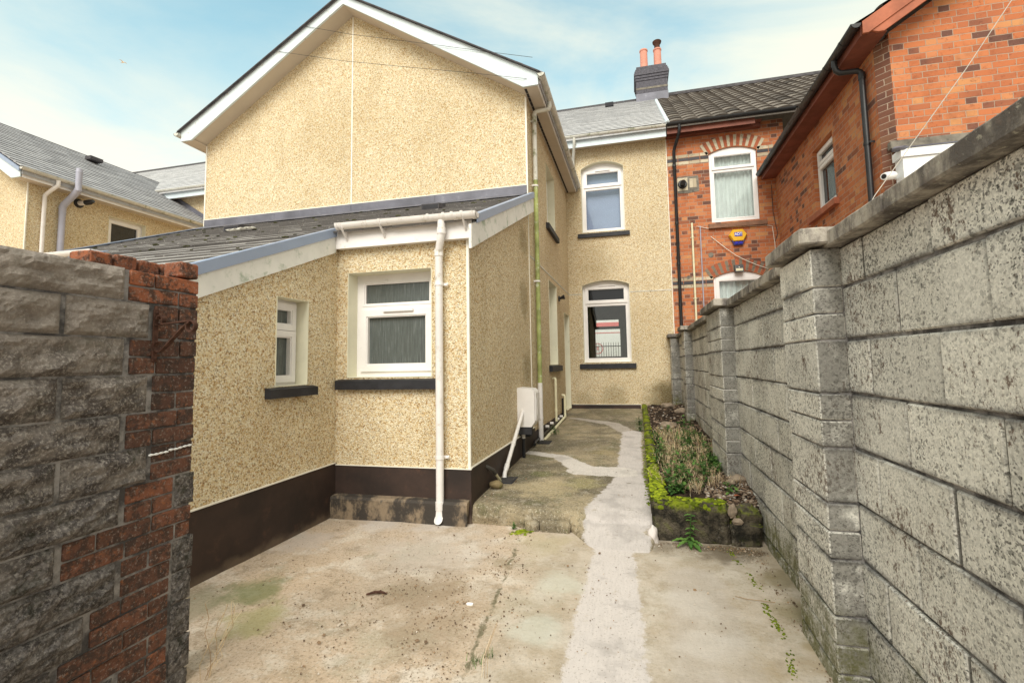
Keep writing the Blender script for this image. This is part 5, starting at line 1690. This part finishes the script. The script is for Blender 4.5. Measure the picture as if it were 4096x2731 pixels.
# broken top course: a single brick in front, headers behind
mb.add(*slab(XG - .10, XG + .001, 1.652, 1.742, 1.763, 1.832, n=3, amp=.003), tone=.85)
for i in range(4):
    y = 1.36 + i * .097
    mb.add(*slab(XG - .214, XG - .105, y, y + .088, 1.763, 1.826 + .004 * (i % 2), n=3, amp=.003), tone=random.uniform(.8, 1))
mb.build('brickwork', 'pierbrick', GP)
mb = MB()
mb.box(XG - .21, XG - .0075, -1.6, 1.738, -.1, 1.752)
mb.build('mortar', 'mortar', GP)
mb = MB()
for i in range(9):
    y = 1.552 + i * .0215
    mb.ball((XG + .001, y, 1.004 + .002 * i + random.uniform(-.003, .003)), .011, (.35, 1.3, .5), .4, 1, seed=i)
mb.build('paint_streak', 'whiteink', GP)

BR = thing('hanging_bracket', 'rusty scrolled iron basket bracket on the red brick wall end', 'bracket', (XG, 1.545, 1.39))
yb = 1.545
mb = MB()
mb.box(XG + .002, XG + .009, yb - .011, yb + .011, 1.386, 1.605, c=.002)
mb.build('strap', 'rust', BR)
def bar(pts, w=.009, t=.0028):
    """flat bar bent along a curve in the (out, up) plane"""
    vs, fs = [], []
    n = len(pts)
    for i, p in enumerate(pts):
        a, b = Vector(pts[max(0, i - 1)]), Vector(pts[min(n - 1, i + 1)])
        d_ = (b - a).normalized()
        nn = Vector((-d_.y, d_.x))
        for s, q in ((1, 1), (-1, 1), (-1, -1), (1, -1)):
            vs.append((XG + p[0] + nn.x * t * s, yb + w * q, p[1] + nn.y * t * s))
    for i in range(n - 1):
        for k in range(4):
            fs.append((i * 4 + k, i * 4 + (k + 1) % 4, i * 4 + 4 + (k + 1) % 4, i * 4 + 4 + k))
    fs += [(3, 2, 1, 0), tuple(range(n * 4 - 4, n * 4))]
    return vs, fs
def curl(cx_, cz_, r0, r1, a0, a1, n=16):
    return [(cx_ + (r0 + (r1 - r0) * i / n) * cos(a0 + (a1 - a0) * i / n), cz_ + (r0 + (r1 - r0) * i / n) * sin(a0 + (a1 - a0) * i / n)) for i in range(n + 1)]
mb = MB()
mb.add(*bar([(.012, 1.540), (.10, 1.545), (.185, 1.550)] + curl(.19, 1.527, .023, .020, pi / 2, -pi * 1.2)))
mb.build('arm', 'rust', BR, smooth=True)
mb = MB()
mb.add(*bar([(.185, 1.546), (.15, 1.525), (.06, 1.445), (.045, 1.434)] + curl(.028, 1.452, .025, .018, -pi * .35, -pi * 1.45)))
mb.add(*bar(curl(.030, 1.562, .020, .014, -pi * .6, pi * 1.0)))
mb.build('brace', 'rust', BR, smooth=True)
mb = MB()
for z in (1.40, 1.59):
    mb.ball((XG + .011, yb, z), .008, (.6, 1, 1), 0, 1)
mb.build('bolt', 'rust', BR)

# ------------------------------------------------------------------ raised bed
def kz(y):
    return .283 + (y - 3.9) * .0255
RB = thing('raised_bed', 'narrow mossy raised planting bed along the foot of the block wall', 'planting bed', (.45, 4.0, 0))
def rough(x0, x1, y0, y1, z0, z1, amp, st, slope=0.0):
    b = bmesh.new()
    bmesh.ops.create_cube(b, size=1)
    for v in b.verts:
        v.co = Vector(((x0 + x1) / 2 + v.co.x * (x1 - x0), (y0 + y1) / 2 + v.co.y * (y1 - y0), (z0 + z1) / 2 + v.co.z * (z1 - z0)))
    bmesh.ops.bevel(b, geom=list(b.edges), offset=.014, segments=2, affect='EDGES')
    for ax, (l0, l1) in enumerate(((x0, x1), (y0, y1), (z0, z1))):
        n = int((l1 - l0) / st)
        for i in range(1, n):
            co = [0, 0, 0]
            no = [0, 0, 0]
            co[ax] = l0 + (l1 - l0) * i / n
            no[ax] = 1
            bmesh.ops.bisect_plane(b, geom=list(b.verts) + list(b.edges) + list(b.faces), plane_co=co, plane_no=no)
    for v in b.verts:
        if slope and v.co.z > (z0 + z1) / 2:
            v.co.z += (v.co.y - y0) * slope
        q = v.co * 8
        v.co += Vector((mnoise.noise(q) + .5 * mnoise.noise(q * 3), mnoise.noise(q + Vector((5, 5, 5))) + .5 * mnoise.noise(q * 3 + Vector((1, 1, 1))), mnoise.noise(q + Vector((9, 2, 4))))) * amp
    b.verts.index_update()
    r = ([v.co[:] for v in b.verts], [[v.index for v in f.verts] for f in b.faces])
    b.free()
    return r
MB().add(*rough(.075, .625, 3.84, 3.985, -.03, .284, .010, .035)).build('kerb', 'kerbstone', RB, smooth='all')
MB().add(*rough(.072, .178, 3.99, 7.0, .0, .285, .009, .05, .0255)).build('kerb', 'kerbstone', RB, smooth='all')
MB().add(*rough(.080, .180, 7.0, 10.5, .0, .364, .009, .06, .0255)).build('kerb', 'kerbstone', RB, smooth='all')
MB().add(*rough(.630, .845, 3.83, 3.97, -.03, .16, .016, .035)).build('kerb', 'kerbstone', RB, smooth='all')
mb = MB()
mb.ball((.65, 3.855, .232), .055, (.55, .42, .9), .5, 3, seed=2)
mb.ball((.68, 3.85, .165), .04, (1.0, .5, .6), .5, 2, seed=5)
mb.build('broken_stone', 'palerock', RB)
mb = MB()
mb.ball((.76, 3.90, .20), .10, (.95, .6, .8), .4, 3, seed=9)
mb.build('broken_stone', 'kerbstone', RB)
def sz(x, y):
    e = mnoise.noise(Vector((x * 5, y * 5, 2))) * .03 + mnoise.noise(Vector((x * 19, y * 19, 7))) * .012
    m_ = max(0, (x - .35)) * .09 * max(0, min(1, (y - 3.95) / .5)) + .06 * max(0, 1 - abs(y - 9) / 1.2) * max(0, min(1, (x - .2) / .3))
    return kz(y) - .022 + e + m_ - .05 * max(0, 1 - (y - 3.93) / .25)
bumpy(.15, .88, 3.94, 10.52, .035, sz).build('soil', 'soil', RB, smooth='all')
mb = MB()
for i in range(430):
    if random.random() < .62:
        y = 3.99 + abs(random.gauss(0, .8))
        x = random.uniform(.075, .165 + (.03 if y < 4.6 else 0))
        k = max(.35, 1 - (y - 4) * .16)
    elif random.random() < .6:
        y, x, k = random.uniform(3.845, 3.985), random.uniform(.08, .63), .8
    else:
        y = random.uniform(4.5, 10.2)
        x = random.uniform(.07, .18)
        k = .55
    r_ = random.uniform(.008, .021) * k
    mb.ball((x, y, kz(y) + .001), r_, (1.3, 1.5, .7), .35, 1, seed=i % 17)
for i in range(22):
    x = random.uniform(.08, .62)
    mb.ball((x, 3.836, random.uniform(.24, .285)), random.uniform(.006, .015), (1.4, .5, 1.3), .35, 1, seed=i % 9, tone=random.uniform(0, .5))
tag(mb.build('moss', 'moss', smooth=True), 'bright green moss cushions along the top of the raised bed kerb', 'moss', kind='stuff')
mb = MB()
for i in range(1700):
    if random.random() < .55:
        x, y = random.uniform(.5, .865), 3.96 + abs(random.gauss(0, .38))
    else:
        x, y = random.uniform(.18, .86), random.uniform(4.2, 10.3)
    r_ = random.choice((.003, .004, .005, .007, .009, .013)) * (1.0 if y < 6 else 1.5)
    mb.ball((x, y, sz(x, y) + r_ * .3), r_, (1.2, 1, .7), .4, 1, seed=i % 23)
tag(mb.build('gravel', 'pebbles'), 'loose gravel and grit scattered over the bed soil', 'gravel', kind='stuff')
STN = [((.80, 4.44, .05), .055, 'largest pale brown stone against the pier in the bed'), ((.74, 4.40, .03), .036, 'small rounded stone beside the largest stone in the bed'), ((.72, 8.6, .07), .09, 'pale slab like stone on the dark soil at the far end of the bed'), ((.55, 9.6, .06), .10, 'pale stone on the dark soil nearest the rear house wall'), ((.43, 7.5, .03), .10, 'flat brown stone lying where the dry grass ends'), ((.68, 7.15, .04), .06, 'brown stone beside the third pier in the bed'), ((.60, 4.12, .02), .022, 'small round pebble lying near the broken kerb stone')]
for i, (p, r_, lb) in enumerate(STN):
    s_ = MB().ball((p[0], p[1], sz(p[0], p[1]) + r_ * .35), r_, (1.25, .95, .62), .35, 3, seed=i + 2).build('stone', 'palerock', smooth='all')
    tag(s_, lb, 'stone', 'stones in the raised bed')
bo = MB().ball((-1.335, 4.40, pz(-1.335, 4.40) + .037), .068, (1.0, .72, .58), .18, 3, seed=6).build('boulder', 'boulder', smooth='all')
tag(bo, 'smooth brown rounded stone at the foot of the overflow pipe', 'stone')

# ------------------------------------------------------------------ plants
random.seed(5)
def blade(mb, p, h, lean, az, w, tone, n=5, curve=1.6):
    vs = []
    for i in range(n + 1):
        t = i / n
        o = lean * t ** curve
        q = Vector((p[0] + cos(az) * o, p[1] + sin(az) * o, p[2] + h * t - .25 * lean * t ** 3))
        s = Vector((-sin(az), cos(az), 0)) * w * (1 - t * .85)
        f = Vector((cos(az), sin(az), 0)) * w * .4 * (1 - t * .85)
        vs += [q - s, q + s, q + f]
    fs = []
    for i in range(n):
        a = i * 3
        fs += [(a, a + 1, a + 4, a + 3), (a + 1, a + 2, a + 5, a + 4), (a + 2, a, a + 3, a + 5)]
    mb.add(vs, fs, tone)
def dryclump(h, n, spread):
    mb = MB()
    for i in range(n):
        a = random.uniform(0, 2 * pi)
        r_ = abs(random.gauss(0, spread))
        hh = h * random.uniform(.45, 1.1)
        az = a + random.uniform(-.6, .6)
        lean = hh * random.uniform(.1, .55)
        p = (cos(a) * r_, sin(a) * r_, 0)
        blade(mb, p, hh, lean, az, random.uniform(.0012, .0022), random.random())
        # side sprigs, as on a dried seed stalk
        for k in range(9):
            t = random.uniform(.35, 1)
            o = lean * t ** 1.6
            q = (p[0] + cos(az) * o, p[1] + sin(az) * o, hh * t - .25 * lean * t ** 3)
            blade(mb, q, random.uniform(.012, .05), random.uniform(.015, .055), random.uniform(0, 2 * pi), random.uniform(.001, .0022), random.random(), 2)
    return mb
def leafquad(mb, p, az, el, L_, w, tone, lobes=0):
    d_ = Vector((cos(az) * cos(el), sin(az) * cos(el), sin(el)))
    s = Vector((-sin(az), cos(az), 0))
    up = d_.cross(s)
    P0 = Vector(p)
    n = 6 if not lobes else 9
    vs, fs = [], []
    for i in range(n + 1):
        t = i / n
        ww = w * (sin(pi * min(1, t * .93 + .05)) ** .8)
        if lobes and i % 2:
            ww *= .55
        c = P0 + d_ * L_ * t - Vector((0, 0, 1)) * L_ * .35 * t * t
        vs += [c - s * ww + up * ww * .25, c - Vector((0, 0, .0004)) , c + s * ww + up * ww * .25]
    for i in range(n):
        a = i * 3
        fs += [(a, a + 1, a + 4, a + 3), (a + 1, a + 2, a + 5, a + 4)]
    mb.add(vs, fs, tone)
def weed(n, h, L_):
    mb = MB()
    for i in range(n):
        a, r_ = random.uniform(0, 2 * pi), abs(random.gauss(0, .04))
        hh = h * random.uniform(.4, 1)
        x, y = cos(a) * r_, sin(a) * r_
        ax, ay = x + random.uniform(-.03, .03), y + random.uniform(-.03, .03)
        mb.tube([(x, y, 0), ((x + ax) / 2, (y + ay) / 2, hh * .5), (ax, ay, hh)], [.0018, .0015, .0009], 4, .2)
        for k in range(7):
            t = random.uniform(.3, 1)
            leafquad(mb, (x + (ax - x) * t, y + (ay - y) * t, hh * t), random.uniform(0, 2 * pi), random.uniform(-.1, .7), L_ * random.uniform(.5, 1), L_ * random.uniform(.16, .28), random.random())
    return mb
def put(src, spots, name):
    for i, (k, x, y, s, lb) in enumerate(spots):
        o = src[k]
        if not o.get('used'):
            o['used'] = 1
        else:
            o = o.copy()
            COL.objects.link(o)
        o.location = (x, y, sz(x, y) - .01)
        o.rotation_euler = (0, 0, random.uniform(0, 6.28))
        o.scale = (s, s, s)
        o['label'] = lb
dry = []
for h, n, sp in ((.30, 26, .05), (.20, 26, .06), (.14, 22, .07)):
    o = dryclump(h, n, sp).build('dry_grass', 'straw', recalc=False)
    tag(o, 'x', 'grass', 'clumps of dry grass in the raised bed')
    dry.append(o)
A_, B_, C_ = 'tall clump of dry straw grass in the middle of the raised bed', 'low clump of brown dry grass in the raised bed', 'short tuft of dry straw in the raised bed'
put(dry, [(0, .28, 5.15, 1.05, A_), (0, .36, 5.5, 1.1, A_), (0, .33, 5.9, 1.15, A_), (0, .26, 4.75, .85, A_), (1, .40, 4.6, 1, B_), (1, .52, 4.9, 1, B_), (1, .47, 5.3, 1.1, B_), (1, .60, 5.2, 1.0, B_), (1, .66, 5.9, 1.1, B_), (1, .58, 6.4, 1.1, B_), (2, .30, 4.25, 1, C_), (2, .45, 4.2, 1, C_), (2, .56, 4.55, 1.1, C_), (2, .37, 4.42, 1.1, C_), (1, .45, 6.0, 1.2, B_), (2, .75, 5.6, 1.2, C_), (2, .30, 6.5, 1.2, C_), (2, .24, 4.45, 1.0, C_), (2, .62, 4.35, 1.0, C_), (2, .5, 4.7, 1.2, C_), (0, .31, 5.0, .95, A_)], 'dry_grass')
wd = []
for n, h, L_ in ((9, .16, .05), (7, .10, .06), (12, .24, .055)):
    o = weed(n, h, L_).build('weed', 'leaf', recalc=False)
    tag(o, 'x', 'weed', 'green weeds in the raised bed')
    wd.append(o)
A_, B_, C_ = 'leafy green weed among the dry grass in the bed', 'low green weed hugging the soil of the bed', 'taller dark green weed in the bed'
random.seed(77)
more = [(random.choice((0, 0, 1, 1, 1, 2)), random.uniform(.2, .74), random.uniform(4.1, 6.9), random.uniform(.7, 1.15)) for _ in range(46)]
put(wd, [(k, x, y, s_, (A_, B_, C_)[k]) for k, x, y, s_ in more if not (x > .55 and y < 4.5)] + [(0, .22, 6.2, 1.1, A_), (0, .27, 5.75, 1.0, A_), (1, .40, 4.95, 1, B_), (2, .53, 4.42, 1.0, C_), (2, .60, 4.7, .9, C_), (0, .66, 4.95, 1, A_), (0, .52, 6.3, 1.3, A_), (2, .62, 6.8, 1.1, C_), (1, .32, 4.15, 1, B_), (0, .70, 5.5, 1.1, A_), (1, .5, 5.6, 1.2, B_), (0, .38, 6.7, 1.2, A_), (1, .23, 5.3, 1, B_), (1, .45, 4.35, 1.0, B_), (2, .46, 5.9, .8, C_), (0, .56, 5.15, .9, A_), (1, .58, 5.9, 1.2, B_), (0, .24, 4.95, .8, A_)], 'weed')
pt = weed(3, .10, .055).build('weed', 'leaf', recalc=False)
tag(pt, 'small bright green plant alone in the gravel beside the nearest pier of the bed', 'weed')
pt.location = (.69, 4.12, sz(.69, 4.12))
mb = MB()
mb.tube([(.335, 3.80, 0), (.338, 3.79, .09), (.345, 3.77, .17), (.352, 3.775, .225)], [.004, .0035, .003, .002], 6, .3)
for i in range(20):
    t = random.uniform(.15, 1)
    leafquad(mb, (.336 + .015 * t, 3.79 - .015 * t, .22 * t), random.uniform(pi * .75, pi * 2.25), random.uniform(-.1, .8), random.uniform(.03, .065), random.uniform(.011, .02), random.uniform(.4, 1), 1)
for i in range(9):
    leafquad(mb, (.335, 3.785, .03), random.uniform(pi * .95, pi * 1.75), random.uniform(-.1, .35), random.uniform(.08, .15), random.uniform(.018, .028), random.uniform(.5, 1), 1)
tag(mb.build('weed', 'leaf', recalc=False), 'large bright green weed growing at the foot of the bed front', 'weed')
mb = MB()
for i in range(34):
    x, y = -.752 + random.gauss(0, .02), 2.134 + random.gauss(0, .018)
    blade(mb, (x, y, 0), random.uniform(.02, .055), random.uniform(.005, .03), random.uniform(0, 6.28), .0016, random.random(), 3)
for i in range(18):
    x, y = -.715 + random.gauss(0, .012), 2.20 + random.gauss(0, .012)
    blade(mb, (x, y, 0), random.uniform(.02, .05), random.uniform(.005, .025), random.uniform(0, 6.28), .0016, random.random(), 3)
tag(mb.build('grass_tuft', 'leaf', recalc=False), 'tiny green grass tuft in the yard concrete near the camera', 'grass')
mb = MB()
for i in range(3):
    mb.tube([(-.70 + .012 * i, 2.05, 0), (-.71 + .012 * i, 2.10, .05 + .02 * i), (-.69 + .015 * i, 2.16, .12 + .03 * i)], .0011, 4)
tag(mb.build('dry_stalk', 'straw', recalc=False), 'thin dry stalk standing beside the tiny grass tuft', 'grass')
mb = MB()
for i in range(7):
    p = Vector((-1.89 + random.uniform(-.02, .02), 1.80 + random.uniform(-.02, .03), 0))
    pts = [p]
    for k in range(6):
        p = p + Vector((random.uniform(-.02, .03), random.uniform(-.01, .03), random.uniform(.03, .07)))
        pts.append(p)
        blade(mb, p, .02, .03, random.uniform(0, 6.28), .001, .7, 2)
    mb.tube(pts, .0011, 4)
tag(mb.build('dry_weed', 'straw', recalc=False), 'spindly dead weed at the foot of the brick wall end', 'weed')
# moss cushions and small green sprouts on the ground
mb = MB()
for i in range(90):
    a = random.random()
    x, y = -.985 + .06 * a + random.gauss(0, .03), 3.76 + .1 * a + random.gauss(0, .022)
    mb.ball((x, y, .002), random.uniform(.005, .013), (1.4, 1.4, .55), .35, 1, seed=i % 9)
tag(mb.build('moss', 'moss', smooth=True), 'yellow green moss patch on the yard below the step', 'moss', kind='stuff')
mb = MB()
for i in range(520):
    y = random.uniform(1.9, 3.75)
    x = .60 + .05 * sin((y - 2.2) * 2.1) + .03 * mnoise.noise(Vector((y * 4, 1, 1))) + random.gauss(0, .010)
    if mnoise.noise(Vector((y * 6, 4, 4))) < random.uniform(-.3, .35):
        continue
    mb.ball((x, y, .0), random.uniform(.0025, .0075), (1.1, 1.5, .7), .35, 1, seed=i % 9, tone=random.uniform(0, .55))
tag(mb.build('moss', 'moss', smooth=True), 'line of moss in the crack between yard slab and block wall', 'moss', kind='stuff')
mb = MB()
for i in range(110):
    y = 4.15 + abs(random.gauss(0, 1.2))
    x = random.uniform(.035, .075)
    mb.ball((x, y, pz(x, y)), random.uniform(.005, .014), (1.2, 1.5, .6), .35, 1, seed=i % 9, tone=random.uniform(0, .6))
tag(mb.build('moss', 'moss', smooth=True), 'dark moss creeping between the path and the raised bed', 'moss', kind='stuff')
for (x, y, s, lb) in ((-1.03, 3.86, .4, 'tiny green sprout at the left foot of the step'), (-.60, 3.85, .4, 'tiny green sprout in the broken step stone'), (.03, 8.3, 1.0, 'green weed on the path edge nearest the rear house wall'), (.03, 7.7, .9, 'green weed on the path edge by the far kerb'), (-1.25, 7.3, .8, 'green weed beside the cream waste pipe'), (-1.33, 7.6, .7, 'small green weed under the cream waste pipe')):
    o = wd[0].copy()
    COL.objects.link(o)
    o.location = (x, y, 0 if y < 3.9 else pz(x, y))
    o.rotation_euler = (0, 0, x * 9)
    o.scale = (s, s, s)
    o['label'] = lb
    if 'group' in o.keys():
        del o['group']
for o in dry + wd + [x for x in COL.objects if x.get('used')]:
    if 'used' in o.keys():
        del o['used']
for o in COL.objects:
    if 'used' in o.keys():
        del o['used']
# broken stones in the step face
ST = thing('step_stone', 'cracked grey stone slab wedged under the path edge', 'stone', (-.75, 3.86, 0))
MB().add(*rough(-.80, -.56, 3.83, 3.98, -.03, .085, .012, .03)).build('slab', 'path', ST, smooth='all')
ST2 = MB().add(*rough(-.93, -.81, 3.835, 3.97, -.03, .075, .012, .03)).build('step_stone', 'path', smooth='all')
tag(ST2, 'smaller broken stone beside the cracked step slab', 'stone')

# ------------------------------------------------------------------ litter
random.seed(9)
mb = MB()
def flake(x, y, z, s, tone):
    a, b = random.uniform(0, 6.28), random.uniform(-.5, .5)
    n = random.choice((3, 4, 5))
    vs = []
    for i in range(n):
        t = 2 * pi * i / n + a
        rr = s * random.uniform(.5, 1.2)
        vs.append((x + cos(t) * rr, y + sin(t) * rr * .8, z + .002 + s * .35 * (1 + sin(t * 1 + b))))
    top = [(v[0], v[1], v[2] + s * .12) for v in vs]
    mb.add(vs + top, [tuple(range(n - 1, -1, -1)), tuple(range(n, 2 * n))] + [(i, (i + 1) % n, n + (i + 1) % n, n + i) for i in range(n)], tone)
for i in range(6500):
    k = random.random()
    if k < .30:
        x, y = random.gauss(-1.25, .42), random.gauss(2.62, .42)
    elif k < .42:
        x, y = -.93 + random.gauss(0, .09), random.uniform(1.9, 3.8)
    elif k < .62:
        x, y = random.uniform(-2.7, .8), random.uniform(1.6, 3.8)
    elif k < .74:
        x, y = random.uniform(.1, .84), 3.78 - abs(random.gauss(0, .07))
    elif k < .82:
        x, y = random.uniform(-1.4, .06), random.uniform(4, 10.4)
    elif k < .92:
        x, y = .80 - abs(random.gauss(0, .06)), random.uniform(2.0, 3.8)
    else:
        x, y = random.uniform(-1.42, -1.2), random.uniform(4, 6)
    if y > 3.86 and x < -1.43:
        continue
    if x < -2.72 or (x < -1.9 and y < 1.8):
        continue
    if mnoise.noise(Vector((x * 5, y * 5, 3))) + .5 * mnoise.noise(Vector((x * 14, y * 14, 3))) < random.uniform(-.35, .35):
        continue
    s = random.choice((.002, .0025, .003, .0035, .0045, .006)) * (1.0 if random.random() < .95 else 2.0)
    flake(x, y, pz(x, y) + .002 if y > 3.98 else .002, s, random.random() ** 1.3)
tag(mb.build('leaf_litter', 'litter', recalc=False), 'crumbs of dry leaf and grit scattered over the concrete', 'litter', kind='stuff')
tw = MB()
tw.tube([(-1.60, 2.60, .012), (-1.56, 2.63, .016), (-1.52, 2.645, .012), (-1.49, 2.64, .008)], [.006, .009, .008, .004], 6)
tw.tube([(-1.55, 2.635, .012), (-1.54, 2.665, .012)], .004, 5)
tag(tw.build('twig', 'rust'), 'short dark twig lying on the yard concrete', 'twig')
tag(MB().add(*slab(-.985, -.945, 2.62, 2.64, .002, .010, n=2, amp=.003)).build('white_chip', 'whiteink'), 'small white chip lying on the yard concrete', 'chip')
tag(MB().tube([(.50, 3.02, .004), (.56, 2.99, .008), (.63, 2.985, .008), (.70, 2.99, .004)], .0016, 5).build('straw_stem', 'straw'), 'single bent straw stem on the concrete by the block wall', 'straw')
lf = MB()
for (x, y, z, a) in ((.70, 4.05, .30, .4),):
    leafquad(lf, (x, y, sz(x, y) + .03), a, .2, .07, .02, .6)
tag(lf.build('dead_leaf', 'redwood', recalc=False), 'rust brown dead leaf on the gravel of the bed', 'leaf')

# ------------------------------------------------------------------ a bird high in the sky
BD = Vector((-1.032, .728, .651)) * 62 + Vector((0, 0, 1.35))
mb = MB()
mb.ball(BD, .1, (2.2, .8, .8), .05, 2)
for s in (1, -1):
    mb.add([BD + Vector((.10, 0, .03)), BD + Vector((-.09, 0, .03)), BD + Vector((-.04, s * .28, .13)), BD + Vector((.07, s * .28, .13)), BD + Vector((-.06, s * .55, .06)), BD + Vector((.10, 0, .05)), BD + Vector((-.09, 0, .05)), BD + Vector((-.04, s * .28, .15)), BD + Vector((.07, s * .28, .15))], [(0, 1, 2, 3), (3, 2, 4), (5, 8, 7, 6), (8, 4, 7), (0, 3, 8, 5), (1, 6, 7, 2)])
mb.add([BD + Vector((-.18, -.03, 0)), BD + Vector((-.18, .03, 0)), BD + Vector((-.36, .08, .01)), BD + Vector((-.36, -.08, .01)), BD + Vector((-.27, 0, .03))], [(0, 1, 2, 3), (0, 4, 1), (1, 4, 2), (2, 4, 3), (3, 4, 0)])
mt_, g_, S_ = mat('pale bird feather', .8, .2)
S_(col=(.80, .62, .42))
M['feather'] = mt_
tag(mb.build('bird', 'feather'), 'small pale bird flying high in the sky left of the gable', 'bird')
